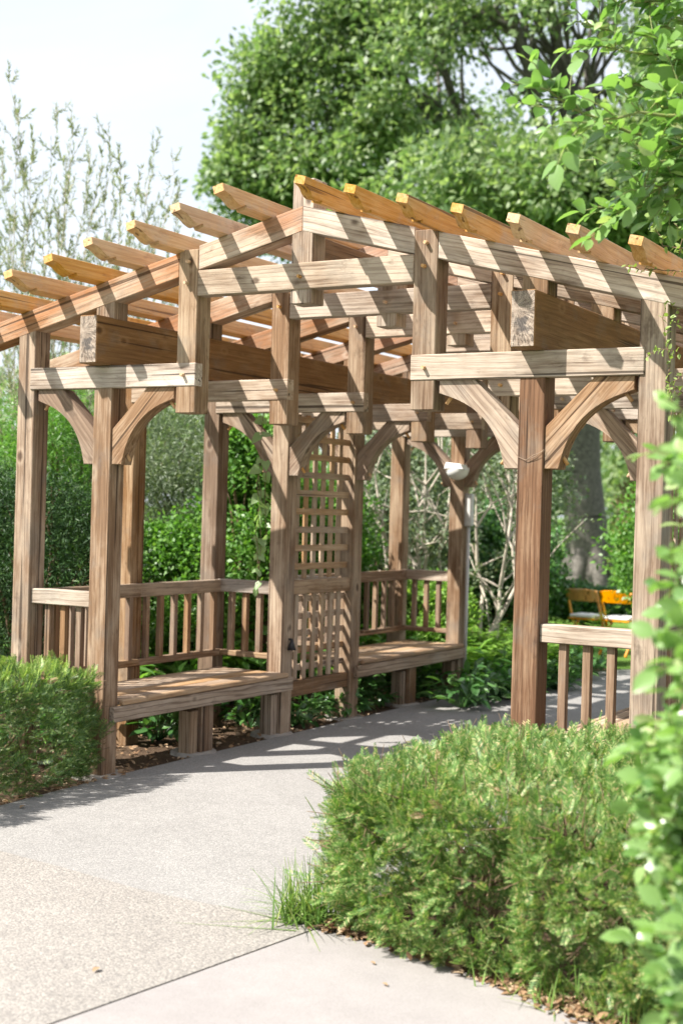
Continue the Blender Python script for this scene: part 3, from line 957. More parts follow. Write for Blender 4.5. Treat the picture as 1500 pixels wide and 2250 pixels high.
# ---- great oak
def oak():
    rng = np.random.default_rng(21)
    base = ground_at(1300, 31.0)
    root = empty('oak_tree', tuple(base), 'huge spreading oak with a thick grey trunk behind the folding chairs', 'tree')
    ax_r, ax_f = RGT, np.array([FWD[0], FWD[1], 0])
    top = base + RGT * -0.55 + np.array([0, 0, 7.6])
    segs = []
    trunk = curve_pts(base + np.array([0, 0, -0.3]), top, 8, RGT * -0.05, rng, 0.02)
    rs = [0.66, 0.50, 0.455, 0.44, 0.43, 0.42, 0.41, 0.40, 0.36]
    for i in range(8):
        segs.append((trunk[i], trunk[i + 1], rs[i], rs[i + 1]))
    # root flare
    for a in range(7):
        an = a / 7 * 6.28
        segs.append((base + np.array([math.cos(an) * .78, math.sin(an) * .78, -0.25]), base + np.array([math.cos(an) * .26, math.sin(an) * .26, 1.1]), 0.16, 0.22))
    a0 = Acc()
    tubes(a0, segs, 16)
    link('trunk', a0.mesh('oak_trunk', 'bark', True), root, Matrix.Identity(4))
    # clump centres: (right, up, forward) offsets in metres around the crown
    C = []
    cc = base + RGT * 0.25 + np.array([0, 0, 12.0])
    while len(C) < 250:
        v = rng.uniform(-1, 1, 3)
        rr = np.linalg.norm(v)
        if rr > 1 or rr < 0.35:
            continue
        x, z, f = v[0] * 7.6, v[1] * 6.6, v[2] * 5.5
        px, pz = x, z
        # crown narrows upward on its left
        if x < -4.3 - 0.55 * min(0, z) - 0.12 * z and x < -7.4 + 0.32 * max(0, z + 2.5):
            continue
        # windows of sky between the limbs
        if ((px - 0.2) / 1.5) ** 2 + ((pz + 2.9) / 1.0) ** 2 < 1 and rng.random() < 0.9:
            continue
        if ((px + 1.9) / 0.9) ** 2 + ((pz + 3.4) / 0.8) ** 2 < 1 and rng.random() < 0.8:
            continue
        C.append(cc + RGT * x + ax_f * f + np.array([0, 0, z]))
    # low boughs at the right and hanging tips at the left
    for (u, v, D, n, sp) in ((1230, 440, 25, 18, 1.2), (1080, 430, 25.5, 16, 1.2), (1400, 330, 25, 16, 1.3), (1420, 500, 25, 14, 1.2), (1180, 360, 26, 12, 1.0), (960, 420, 26, 12, 1.1), (1330, 440, 24.5, 12, 1.0), (700, 330, 29.5, 12, 1.3), (560, 380, 30, 8, 0.8), (900, 300, 28.5, 10, 1.2), (620, 150, 30, 10, 1.0), (1300, 640, 31, 10, 1.5), (900, 470, 31, 14, 1.5), (1000, 560, 32, 10, 1.5), (640, 470, 31, 10, .8), (530, 400, 30.5, 10, .6), (560, 300, 30.5, 8, .6), (570, 215, 30.5, 6, .6), (600, 450, 30.5, 10, .7), (750, 440, 31, 12, 1.0), (820, 150, 29, 10, 1.1), (920, 60, 29, 10, 1.1), (760, 40, 29, 8, 1.0)):
        p = at(u, v, D)
        for k in range(n):
            C.append(p + rng.normal(0, sp * 0.5, 3) * np.array([1, 1, 0.6]))
    C = np.array(C)
    # openings between the limbs where the sky shows through the crown
    dd = (C - CAM) @ FWD
    pu, pv = (C - CAM) @ RGT / dd * FPX + 750, 1125 - (C - CAM) @ UPV / dd * FPX
    keep = np.ones(len(C), bool)
    for (gu, gv, ru, rv) in ((1095, 225, 105, 150), (1285, 175, 85, 110), (905, 385, 60, 45), (1010, 120, 45, 60)):
        keep &= ~((((pu - gu) / ru) ** 2 + ((pv - gv) / rv) ** 2 < 1) & (rng.random(len(C)) < 0.55))
    C = C[keep]
    acc = Acc()
    leaf_cloud(acc, C, rng.uniform(0.5, 1.1, len(C)), 300, 0.175, T_RHOMB, rng, 0.7, 0.7, 0.15, 0.5)
    tag(link('crown', acc.mesh('oak_crown', 'oak'), root, Matrix.Identity(4)), kind='stuff')
    segs = []
    for (u, v, D, r0) in ((1085, 20, 29.5, 0.22), (1180, 60, 31, 0.18), (1290, 120, 32, 0.14), (900, 200, 30, 0.2), (700, 250, 30, 0.18), (1450, 250, 30, 0.2), (1130, -250, 31, 0.2), (800, 20, 32, 0.16), (1350, 430, 30, 0.15)):
        tip = at(u, v, D)
        pts = curve_pts(trunk[6 + (u < 1200)], tip, 7, RGT * 0.3 + np.array([0, 0, 0.4]), rng, 0.12)
        polyline(pts, r0, 0.07, segs)
        near = C[np.argsort(np.linalg.norm(C - tip, axis=1))[:14]]
        for c in near:
            j = rng.integers(3, 8)
            polyline(curve_pts(pts[j], c, 4, (0, 0, 0.1), rng, 0.15), 0.06, 0.015, segs)
    a1 = Acc()
    tubes(a1, segs, 7)
    link('limbs', a1.mesh('oak_limbs', 'bark', True), root, Matrix.Identity(4))


oak()


# ---- wispy narrow-leaved willow at the left
def willow():
    rng = np.random.default_rng(8)
    base = ground_at(90, 14.5)
    root = empty('willow_tree', tuple(base), 'tall wispy narrow-leaved willow rising against the pale sky', 'tree')
    tips = [(18, 170), (40, 225), (75, 300), (128, 232), (112, 300), (165, 255), (200, 330), (238, 270), (226, 340), (263, 322), (345, 320), (376, 322), (330, 385), (300, 415), (390, 420), (250, 430), (150, 400), (55, 380), (10, 290), (-30, 210), (-60, 150), (-110, 230), (-160, 300), (350, 470), (420, 520), (200, 450), (95, 440), (30, 470), (280, 520), (330, 560), (450, 600), (-90, 380), (140, 500), (230, 540), (390, 610), (60, 560), (-20, 520)]
    segs, LP, LD = [], [], []

    def shoot(pts, lo, dens):
        for i in range(len(pts) - 1):
            if i / (len(pts) - 1) < lo:
                continue
            a, b = pts[i], pts[i + 1]
            d = unit(b - a)
            for k in range(dens):
                LP.append(a + (b - a) * rng.random())
                LD.append(d * 0.9 + rng.normal(0, 0.42, 3))
    for (u, v) in tips:
        D = rng.uniform(13.2, 15.6)
        tip = at(u, v, D)
        b = base + RGT * (u - 90) * 0.0014 + rng.normal(0, 0.15, 3) * np.array([1, 1, 0])
        b[2] = -0.02
        pts = curve_pts(b, tip, 12, RGT * rng.uniform(-0.12, 0.12) + np.array([0, 0, 0.25]), rng, 0.08)
        polyline(pts, 0.011, 0.0022, segs)
        shoot(pts, 0.45, 11)
        for j in range(3, 12):
            for q in range(3):
                st = pts[j] + (pts[j + 1] - pts[j]) * rng.random() if j < 12 else pts[j]
                L = rng.uniform(0.35, 0.85) * (1.15 - j / 14)
                e = st + unit(pts[12] - pts[j - 1]) * L * 0.8 + rng.normal(0, 0.22, 3) * L * 1.6
                sp = curve_pts(st, e, 4, (0, 0, -0.03), rng, 0.1)
                polyline(sp, 0.0038, 0.0014, segs)
                shoot(sp, 0.0, 8)
    a1 = Acc()
    tubes(a1, segs, 5)
    link('branches', a1.mesh('willow_branches', 'paletwig', True), root, Matrix.Identity(4))
    LP, LD = np.array(LP), np.array(LD)
    acc = Acc()
    scatter(acc, T_NARROW, LP, orient(LD, np.array([0, 0, 1.0]), rng, 0.9), rng.uniform(0.042, 0.078, len(LP)))
    tag(link('crown', acc.mesh('willow_leaves', 'willow'), root, Matrix.Identity(4)), kind='stuff')


willow()

# ---- shrubs behind the pergola
def G(u, D):
    return ground_at(u, D)


bush('yew_shrub', 'tall dark yew shrub behind the outer end post', 'shrub', G(70, 11.2), 0.95, 0.9, 2.15, 150, 330, 0.05, 'yewshade', 31, T_NARROW, crad=0.24, zlow=0.0)
bush('yew_shrub', 'large dark yew mass left of the outer end post', 'shrub', G(-130, 11.6), 0.9, 0.9, 2.3, 120, 300, 0.05, 'yewshade', 32, T_NARROW, crad=0.24, zlow=0.0)
bush('conifer_shrub', 'bright yellow-green upright conifer above the dark yew', 'shrub', G(90, 12.8), 0.85, 0.7, 2.95, 120, 220, 0.065, 'bright', 33, T_NARROW, crad=0.24, zlow=0.6, flat=1.5)
bush('silver_willow_shrub', 'silvery grey-green shrub seen above the bench railing', 'shrub', G(430, 14.0), 1.05, 0.9, 3.0, 150, 230, 0.065, 'silver', 34, T_NARROW, crad=0.30, zlow=0.7)
bush('leafy_shrub', 'bright green leafy shrub directly behind the first bench', 'shrub', G(385, 12.2), 0.75, 0.5, 1.62, 100, 170, 0.055, 'bright', 35, crad=0.20)
bush('leafy_shrub', 'bright green tall shrub between bench corner post and trellis', 'shrub', G(560, 13.0), 0.62, 0.55, 2.75, 120, 170, 0.058, 'bright', 36, crad=0.22)
bush('leafy_shrub', 'mid green shrub filling the gap behind the trellis', 'shrub', G(700, 14.6), 0.8, 0.6, 2.3, 110, 150, 0.06, 'bright', 37, crad=0.24)
bush('silver_willow_shrub', 'pale grey-green loose shrub behind the far bench post', 'shrub', G(850, 17.0), 1.2, 0.8, 2.9, 120, 110, 0.07, 'silver', 38, crad=0.32, zlow=0.5)
bush('leafy_shrub', 'bright low shrub behind the far bench railing', 'shrub', G(890, 14.6), 0.9, 0.5, 1.1, 90, 170, 0.055, 'fern', 39, crad=0.18)
bush('laurel_shrub', 'dark green shrub below the pale branching stems', 'shrub', G(1090, 17.5), 1.0, 0.6, 1.9, 110, 150, 0.065, 'hosta', 40, crad=0.24)
bush('leafy_shrub', 'grey-green tall shrub behind the pale branching stems', 'shrub', G(1050, 20.0), 1.5, 0.9, 3.4, 150, 120, 0.08, 'silver', 41, crad=0.36, zlow=0.5)
bush('laurel_shrub', 'deep green shrub left of the oak trunk', 'shrub', G(1095, 24.0), 1.0, 0.8, 2.1, 110, 140, 0.085, 'hosta', 42, crad=0.30)
bush('leafy_shrub', 'light green mounded shrub at the foot of the oak', 'shrub', G(1150, 27.5), 0.95, 0.8, 2.0, 90, 140, 0.09, 'bright', 43, crad=0.32)
bush('bronze_shrub', 'bronze brown leaved shrub right of the oak trunk', 'shrub', G(1428, 27.0), 0.75, 0.8, 2.7, 100, 140, 0.08, 'shadewood', 44, crad=0.30)
bush('leafy_shrub', 'light green shrub beside the chairs right of the oak', 'shrub', G(1425, 22.0), 0.6, 0.6, 1.2, 80, 150, 0.07, 'bright', 45, crad=0.22)
bush('laurel_shrub', 'low dark shrub behind the folding chairs', 'shrub', G(1290, 20.5), 1.1, 0.5, 0.68, 90, 150, 0.07, 'hosta', 46, crad=0.20)
bush('leafy_shrub', 'green shrub beyond the right side of the pergola', 'shrub', G(1560, 16.0), 1.3, 1.2, 2.6, 120, 150, 0.07, 'bright', 47, crad=0.32)


# ---- pale many-stemmed shrubs
def crape(u, D, tops, label, seed, spread):
    rng = np.random.default_rng(seed)
    base = ground_at(u, D)
    root = empty('pale_stemmed_shrub', tuple(base), label, 'shrub', 'pale branching shrubs beyond the far bench')
    segs, tipsP = [], []
    for (uu, vv) in tops:
        tip = at(uu, vv, D + rng.uniform(-0.5, 0.5))
        b = base + RGT * (uu - u) * spread + rng.normal(0, 0.05, 3) * np.array([1, 1, 0])
        pts = curve_pts(b, tip, 6, rng.normal(0, 0.08, 3), rng, 0.16)
        polyline(pts, 0.027, 0.008, segs)
        for j in (2, 3, 4, 5, 6):
            for q in range(2):
                e = pts[j] + (unit(pts[6] - pts[j - 1]) * 0.45 + rng.normal(0, 0.32, 3)) * rng.uniform(0.5, 1.3)
                e[2] = max(e[2], 0.5)
                sp = curve_pts(pts[j], e, 3, (0, 0, 0.03), rng, 0.12)
                polyline(sp, 0.013, 0.004, segs)
                tipsP += [sp[2], e]
    a = Acc()
    tubes(a, segs, 6)
    link('stems', a.mesh('pale_stems', 'paletwig', True), root, Matrix.Identity(4))
    acc = Acc()
    leaf_cloud(acc, np.array(tipsP), np.full(len(tipsP), 0.17), 26, 0.05, T_RHOMB, rng, 0.8)
    tag(link('crown', acc.mesh('pale_shrub_leaves', 'silver'), root, Matrix.Identity(4)), kind='stuff')


crape(920, 15.2, [(810, 1010), (850, 960), (880, 1020), (935, 970), (980, 1000), (960, 930)], 'pale bare-stemmed shrub between the two far bench posts', 51, 0.0010)
crape(1060, 14.6, [(1050, 1010), (1105, 1000), (1130, 1040), (1160, 960)], 'pale branching shrub rising from the ferns past the bench end', 52, 0.0006)

# ---- woodland far behind everything
rng = np.random.default_rng(60)
fw = Acc()
FC, FR = [], []
for k in range(420):
    u = rng.uniform(-700, 2300)
    D = rng.uniform(46, 66)
    hgt = 5.2 + 1.6 * math.sin(u * 0.006) + rng.uniform(-1, 1)
    p = ground_at(u, D)
    p[2] = rng.uniform(0.3, 1.0) * hgt
    FC.append(p)
    FR.append(rng.uniform(0.9, 1.8))
leaf_cloud(fw, np.array(FC), np.array(FR), 130, 0.42, T_RHOMB, rng, 0.8)
ob = link('distant_woodland', fw.mesh('woodland', 'oak'), None, None)
tag(ob, 'hazy belt of distant trees closing off the garden', 'woodland', None, 'stuff')


# ------------------------------------------------------------------ low planting
def frond_plant(seed, nf=15, L=0.75):
    rng = np.random.default_rng(seed)
    acc = Acc()
    P, Dv, S = [], [], []
    segs = []
    for i in range(nf):
        az = i / nf * 6.283 + rng.uniform(-0.3, 0.3)
        up = rng.uniform(0.75, 1.5)
        l = L * rng.uniform(0.7, 1.15)
        d0 = np.array([math.cos(az), math.sin(az), 0.0])
        prev = np.array([0., 0, 0])
        for k in range(1, 17):
            s = k / 16
            q = d0 * l * (0.25 * s + 0.5 * s * s) / (0.55 + 0.35 * up) + np.array([0, 0, l * up * 0.78 * (s - 0.45 * s * s)])
            ax = unit(q - prev)
            side = unit(np.cross(ax, np.array([0, 0, 1.0])))
            segs.append((prev, q, 0.004 * (1.1 - s), 0.004 * (1.05 - s)))
            pl = 0.17 * L * math.sin(math.pi * min(1, 0.18 + 0.82 * s)) + 0.02
            for sg in (-1, 1):
                P.append(q)
                Dv.append(side * sg + ax * 0.45 - np.array([0, 0, 0.12]))
                S.append(pl)
            prev = q
    P, Dv = np.array(P), np.array(Dv)
    scatter(acc, T_NARROW if False else template([(0, 0, 0), (0.15, 0.35, 0.02), (0, 1, -0.05), (-0.15, 0.35, 0.02)], [(0, 1, 2, 3)]), P, orient(Dv, np.array([0, 0, 1.0]), rng, 0.15), np.array(S))
    tubes(acc, segs, 3)
    return acc.mesh('fern_fronds', 'fern')


def rosette(seed, n, L, mat, tmpl=T_LEAF, lean=(0.35, 1.1), wide=1.0):
    rng = np.random.default_rng(seed)
    acc = Acc()
    V, F, S = tmpl
    tm = (V * np.array([wide, 1, 1]), F, S)
    P, Dv, Sz, segs = [], [], [], []
    for i in range(n):
        az = rng.uniform(0, 6.283)
        tilt = rng.uniform(*lean)
        hl = L * rng.uniform(0.5, 1.25)
        d = np.array([math.cos(az) * math.sin(tilt), math.sin(az) * math.sin(tilt), math.cos(tilt)])
        tip = d * hl
        segs.append((np.zeros(3), tip, 0.0035, 0.002))
        for k in range(1 if n > 40 else 2):
            P.append(tip)
            Dv.append(d * np.array([1.4, 1.4, -0.1]) + rng.normal(0, 0.45, 3))
            Sz.append(L * rng.uniform(0.32, 0.58))
    P = np.array(P)
    scatter(acc, tm, P, orient(np.array(Dv), np.array([0, 0, 1.0]), rng, 0.3), np.array(Sz))
    tubes(acc, segs, 3)
    return acc.mesh('rosette_leaves', mat)


FERN = [frond_plant(70 + i, 17, 0.84) for i in range(2)]
HOST = [rosette(80 + i, 60, 0.27, 'hosta', T_LEAF, (0.2, 1.2), 1.0) for i in range(3)]
HELL = [rosette(90 + i, 34, 0.24, 'hosta', T_LEAF, (0.3, 1.25), 0.8) for i in range(2)]
BRT = [rosette(95 + i, 80, 0.30, 'bright', T_LEAF, (0.1, 1.1), 0.75) for i in range(2)]
rng = np.random.default_rng(7)


def plants(name, meshes, spots, label, group, cat='plant', smin=0.85, smax=1.15):
    for i, (x, y, sc) in enumerate(spots):
        m = Matrix.Translation((x, y, -0.02)) @ Matrix.Rotation(rng.uniform(0, 6.28), 4, 'Z') @ Matrix.Scale(sc * rng.uniform(smin, smax), 4)
        tag(link(name, meshes[i % len(meshes)], None, m), label, cat, group)


def spots(lst, sc=1.0):
    o = []
    for u, D in lst:
        p = ground_at(u, D)
        o.append((p[0], p[1], sc))
    return o


plants('fern', FERN, spots([(1045, 13.7), (1095, 13.9), (1125, 14.4), (1075, 14.8), (1150, 15.0), (1205, 15.2), (1240, 15.8), (1285, 16.2), (1180, 14.2), (1030, 14.6)]), 'feathery yellow-green fern growing past the end of the far bench', 'ferns at the bend of the path')
plants('broad_leaved_plant', HOST, spots([(1045, 12.6), (1075, 12.3), (1110, 12.7), (1100, 13.2), (1065, 13.1), (1150, 13.3), (1185, 13.2), (1215, 13.6), (1245, 14.0), (1275, 14.4), (1300, 14.8), (1030, 12.0), (1135, 12.6), (1235, 13.4), (1195, 14.0)]), 'broad dark-leaved plant edging the far bend of the path', 'broad-leaved plants at the bend of the path')
plants('hellebore', HELL, [(-1.75, 2.25, 1.0), (-1.55, 2.55, 0.95), (-1.62, 2.85, 1.1), (-1.95, 2.6, 1.2)], 'dark leafy plant in the bed at the foot of the trellis', 'dark plants under the trellis')
plants('hellebore', HELL, [(-1.5, 3.25, 1.0), (-1.62, 3.55, 1.1), (-1.55, 3.85, 1.0), (-1.60, 4.35, 1.05), (-1.52, 4.65, 1.1), (-1.70, 4.85, 1.2), (-1.9, 3.9, 1.2), (-1.9, 4.5, 1.2)], 'dark leafy plant in the bed under the far bench', 'dark plants under the benches')
plants('hellebore', HELL, [(-1.95, 1.35, 1.1), (-2.1, 1.75, 1.2), (-2.4, 1.2, 1.3), (-2.35, 2.1, 1.3), (-2.5, 0.6, 1.2)], 'dark leafy plant in the shade behind the first bench', 'dark plants behind the first bench')
plants('border_plant', BRT, [(-2.5, 1.6, 1.3), (-2.55, 2.5, 1.4), (-2.6, 3.2, 1.4), (-2.5, 3.8, 1.5), (-2.55, 4.5, 1.5), (-2.6, 5.2, 1.5), (-2.45, 0.9, 1.2), (-2.2, 5.6, 1.4), (-1.95, 6.2, 1.2), (-3.0, 2.0, 1.6), (-3.0, 3.0, 1.6), (-3.1, 4.0, 1.7), (-3.1, 5.0, 1.7)], 'bright leafy border plant behind the pergola railing', 'bright border plants behind the railings')


# grass tufts
def tuft(seed, n, L, sp):
    rg = np.random.default_rng(seed)
    acc = Acc()
    for i in range(n):
        az, tl = rg.uniform(0, 6.283), abs(rg.normal(0.55, 0.45))
        l = L * rg.uniform(0.55, 1.2)
        b = np.array([rg.normal(0, sp), rg.normal(0, sp), 0])
        d = np.array([math.cos(az), math.sin(az), 0])
        s = np.cross(d, [0, 0, 1.0])
        w_ = 0.0048
        V = []
        for k in range(6):
            q = k / 5
            c = b + d * l * (math.sin(tl) * q + 0.42 * q * q * tl) + np.array([0, 0, l * (math.cos(tl) * q - 0.40 * q * q * tl)])
            c[2] = max(c[2], 0.006)
            V += [c - s * w_ * (1 - q * 0.85), c + s * w_ * (1 - q * 0.85)]
        F = np.array([(2 * k, 2 * k + 1, 2 * k + 3, 2 * k + 2) for k in range(5)]).ravel()
        acc.add(np.array(V), F, np.arange(5) * 4)
    return acc.mesh('grass_blades', 'grass')


gt = link('grass_tuft', tuft(1, 260, 0.25, 0.055), None, Matrix.Translation((1.235, -1.80, 0.0)))
tag(gt, 'small tuft of grass growing at the corner where the slab meets the pebble path', 'grass tuft')
for i, (x, y) in enumerate([(2.44, -2.10), (2.66, -2.13), (2.25, -2.02), (2.82, -2.20), (3.05, -2.26)]):
    tag(link('grass_tuft', tuft(2 + i, 60, 0.17, 0.06), None, Matrix.Translation((x, y, -0.01))), 'thin grass tuft in the leaf litter at the foot of the sunlit hedge', 'grass tuft', 'grass tufts along the hedge foot')

# fallen leaves and chips
acc = Acc()
rg = np.random.default_rng(12)
PP = []
edge = [(1.33, -1.87), (1.70, -1.925), (2.0, -2.0), (2.29, -2.115), (2.58, -2.23), (3.3, -2.5)]
for i in range(2300):
    k = rg.integers(0, 5)
    a, b = np.array(edge[k]), np.array(edge[k + 1])
    q = a + (b - a) * rg.random()
    off = rg.normal(0.07, 0.05)
    PP.append((q[0], q[1] + off, 0.006 + 0.012 * rg.random()))
for i in range(1100):
    PP.append((rg.uniform(-2.3, -1.33), rg.uniform(-0.4, 5.0), -0.012 + 0.02 * rg.random()))
for i in range(220):
    PP.append((-1.31 + abs(rg.normal(0, 0.02)), rg.uniform(-2.5, 0.2), 0.006))
PP = np.array(PP)
dv = rg.normal(0, 1, PP.shape)
dv[:, 2] *= 0.25
scatter(acc, T_LEAF, PP, orient(dv, np.array([0, 0, 1.0]), rg, 0.45), rg.uniform(0.012, 0.05, len(PP)))
lt = link('leaf_litter', acc.mesh('litter', 'dry'), None, None)
tag(lt, 'scatter of dry brown leaves and chips along the hedge foot and under the benches', 'leaf litter', None, 'stuff')

# a few single leaves lying on the paving
V, F, S = T_LEAF
LEAFD = np_mesh('fallen_leaf', V, F, S, 'dry')
for (u, v, sz, lab) in ((465 / 2.143, 1400 + 1555 / 2.143, 0.045, 'brown fallen leaf lying alone on the pebble path'), (115 / 2.143, 1400 + 793 / 2.143, 0.05, 'fallen leaf on the path in the shadow of the dark hedge'),
                        (400 / 1.667 + 600, 1500 + 1100 / 1.667, 0.03, 'curled brown leaf on the bare concrete slab'), (358 / 1.667 + 600, 1500 + 1022 / 1.667, 0.028, 'small brown chip on the slab near the hedge litter')):
    a, b = u - 750, v - 1125
    c, s_ = math.cos(ROLL), math.sin(ROLL)
    d = FWD * FPX + RGT * (c * a + s_ * b) - UPV * (-s_ * a + c * b)
    p = CAM + d * (CAM[2] - 0.012) / -d[2]
    tag(link('fallen_leaf', LEAFD, None, Matrix.Translation(p) @ Matrix.Rotation(u, 4, 'Z') @ Matrix.Scale(sz, 4)), lab, 'leaf')


# ------------------------------------------------------------------ near shrubs with big glossy leaves
def big_leaf():
    """broad ovate leaf, midrib along Y, length 1, slight fold, droop and toothed rim"""
    ys = [0, .1, .22, .36, .5, .64, .77, .88, 1.0]
    ws = [.0, .14, .245, .30, .31, .28, .215, .12, .0]
    V, F = [], []
    for i, (y, w_) in enumerate(zip(ys, ws)):
        dr = -0.16 * y * y
        tooth = 1.07 if i % 2 else 0.97
        V += [(0, y, dr), (w_ * tooth, y + 0.01, dr + 0.30 * w_ - 0.25 * w_ * w_), (-w_ * tooth, y + 0.01, dr + 0.30 * w_ - 0.25 * w_ * w_)]
    for i in range(8):
        a, b = 3 * i, 3 * (i + 1)
        F += [(a, a + 1, b + 1, b), (a, b, b + 2, a + 2)]
    return template(V, F)


T_BIG = big_leaf()
BIGM = np_mesh('glossy_leaf', T_BIG[0], T_BIG[1], T_BIG[2], 'holly', True)


def leafy_branches(root, paths, rng, step, size, maxleaf, mat='holly', sub=True, twig='greentwig', r0=0.006, berries=0, subn=1.0, up=(-0.35, -0.45, 0.8), tw=1.0):
    LP, LD = [], []
    allp = []
    for pts in paths:
        segs = []
        polyline(pts, r0, 0.0022, segs)
        allp.append((pts, 0.25))
        if sub:
            for j in range(1, len(pts) - 1):
                for q in range(rng.poisson(1.3 * subn)):
                    ax = unit(pts[j + 1] - pts[j])
                    e = pts[j] + (ax * 0.6 + rng.normal(0, 0.55, 3) + np.array([0, 0, 0.15])) * rng.uniform(0.06, 0.2) * tw
                    sp = curve_pts(pts[j], e, 3, (0, 0, 0.01), rng, 0.08)
                    polyline(sp, 0.003, 0.0015, segs)
                    allp.append((sp, 0.0))
        a = Acc()
        tubes(a, segs, 6)
        link('branch', a.mesh('branch', twig, True), root, Matrix.Identity(4))
    for pts, lo in allp:
        ln = [np.linalg.norm(pts[i + 1] - pts[i]) for i in range(len(pts) - 1)]
        tot = sum(ln)
        dcur = lo * tot
        sd = 1
        while dcur < tot:
            acc_, i = 0, 0
            while i < len(ln) - 1 and acc_ + ln[i] < dcur:
                acc_ += ln[i]
                i += 1
            f = (dcur - acc_) / max(ln[i], 1e-6)
            p = pts[i] + (pts[i + 1] - pts[i]) * f
            ax = unit(pts[i + 1] - pts[i])
            side = unit(np.cross(ax, np.array([0.1, 0.1, 1.0]))) * sd
            LP.append(p + rng.normal(0, 0.003, 3))
            LD.append(ax * 0.75 + side * 0.8 + rng.normal(0, 0.3, 3))
            sd = -sd
            dcur += step * rng.uniform(0.7, 1.4)
        LP.append(pts[-1])
        LD.append(unit(pts[-1] - pts[-2]) + rng.normal(0, 0.2, 3))
    LP, LD = np.array(LP), np.array(LD)
    R = orient(LD, np.array(up), rng, 0.5)
    sz = size * rng.uniform(0.45, 1.25, len(LP))
    return LP, R, sz


def place_leaves(root, LP, R, sz, mesh, tmpl, mat, limit):
    """the leaves that show largest become leaf objects, the rest one mass"""
    d = (LP - CAM) @ FWD
    u = ((LP - CAM) @ RGT) / d * FPX + 750
    v = 1125 - ((LP - CAM) @ UPV) / d * FPX
    vis = (u > 1000) & (u < 1540) & (v > -40) & (v < 2290) & (d > 0)
    order = np.argsort(-(sz / np.maximum(d, 0.1)) * vis)
    single = [i for i in order if vis[i]][:limit]
    for i in single:
        m = Matrix([list(R[i][r] * sz[i]) + [LP[i][r]] for r in range(3)] + [[0, 0, 0, 1]])
        link('leaf', mesh, root, m)
    rest = np.setdiff1d(np.arange(len(LP)), np.array(single, dtype=int))
    if len(rest):
        acc = Acc()
        scatter(acc, tmpl, LP[rest], R[rest], sz[rest])
        tag(link('foliage', acc.mesh('foliage', mat, True), root, Matrix.Identity(4)), kind='stuff')


# low shrub close to the lens at the right edge
rng = np.random.default_rng(101)
rb = ground_at(1760, 3.5)
NS = empty('viburnum_shrub', tuple(rb), 'bright glossy-leaved shrub leaning in at the right beside the sunlit hedge', 'shrub')
bound = [(1000, 1400), (1080, 1405), (1180, 1440), (1260, 1415), (1340, 1430), (1430, 1435), (1520, 1415), (1600, 1385), (1660, 1330), (1720, 1355), (1790, 1330), (1850, 1320), (1920, 1370), (2000, 1390), (2080, 1345), (2140, 1375), (2210, 1420), (2280, 1430)]
paths = []
for i, (v, u) in enumerate(bound):
    for rep_ in range(3):
        D = rng.uniform(2.9, 3.5)
        tip = at(u + 45 + rep_ * 34 + rng.uniform(0, 25), v + rng.uniform(-30, 30), D)
        st = at(1720 + rng.uniform(-60, 60), v + rng.uniform(20, 220), D + rng.uniform(-0.1, 0.35))
        paths.append(curve_pts(st, tip, 6, (0, 0, 0.03), rng, 0.10))
LP, R, sz = leafy_branches(NS, paths, rng, 0.022, 0.057, 300, subn=1.2, tw=0.55)
place_leaves(NS, LP, R, sz, BIGM, T_BIG, 'holly', 290)
segs = []
for k in range(10):
    e = at(1700 + rng.uniform(-40, 120), rng.uniform(1050, 2000), 3.3 + rng.uniform(-.2, .3))
    polyline(curve_pts(rb + np.array([rng.normal(0, .08), rng.normal(0, .08), -0.03]), e, 5, (0, 0, 0.05), rng, 0.06), 0.016, 0.006, segs)
a = Acc()
tubes(a, segs, 6)
link('stems', a.mesh('stems', 'twig', True), NS, Matrix.Identity(4))

# taller holly-like shrub whose boughs hang in at the upper right
rng = np.random.default_rng(112)
tb = ground_at(1760, 5.6)
TS = empty('holly_tree', tuple(tb), 'holly with green berries, boughs reaching over the eave from the right', 'tree')
boughs = [((1172, 182), (1330, 268), (1560, 330)), ((1262, 42), (1360, 66), (1580, 80)), ((1345, 470), (1430, 445), (1600, 400)), ((1250, 300), (1360, 255), (1580, 260)), ((1300, 100), (1420, 120), (1600, 150)),
          ((1390, 370), (1460, 350), (1620, 330)), ((1350, 20), (1430, 0), (1600, 10)), ((1375, 190), (1450, 190), (1600, 210)), ((1440, 470), (1490, 450), (1620, 420)), ((1440, 300), (1500, 280), (1620, 290)), ((1400, 420), (1480, 400), (1640, 380)), ((1440, 60), (1500, 50), (1650, 40)), ((1430, 240), (1500, 230), (1650, 240)), ((1450, 150), (1520, 140), (1650, 150)), ((1470, 400), (1530, 380), (1650, 370)), ((1465, 335), (1530, 320), (1650, 320)), ((1480, 10), (1540, 0), (1650, 0)), ((1475, 210), (1540, 200), (1650, 200))]
paths = []
for (p0, p1, p2) in boughs:
    D = rng.uniform(5.1, 5.8)
    A_, B_, C_ = at(*p0, D), at(*p1, D + rng.uniform(-.05, .12)), at(*p2, D + rng.uniform(0, .3))
    n = 9
    pts = [C_ * (1 - s) ** 2 + (2 * B_ - 0.5 * (A_ + C_)) * 2 * s * (1 - s) + A_ * s * s for s in np.linspace(0, 1, n)]
    paths.append([p + rng.normal(0, 0.006, 3) for p in pts])
LP, R, sz = leafy_branches(TS, paths, rng, 0.038, 0.084, 300, subn=1.1, r0=0.008)
place_leaves(TS, LP, R, sz, BIGM, T_BIG, 'holly', 290)
segs = []
for k in range(7):
    pt = paths[k][0]
    polyline(curve_pts(tb + np.array([rng.normal(0, .05), rng.normal(0, .05), -0.03]), pt, 6, (0, 0, 0.3), rng, 0.05), 0.03, 0.010, segs)
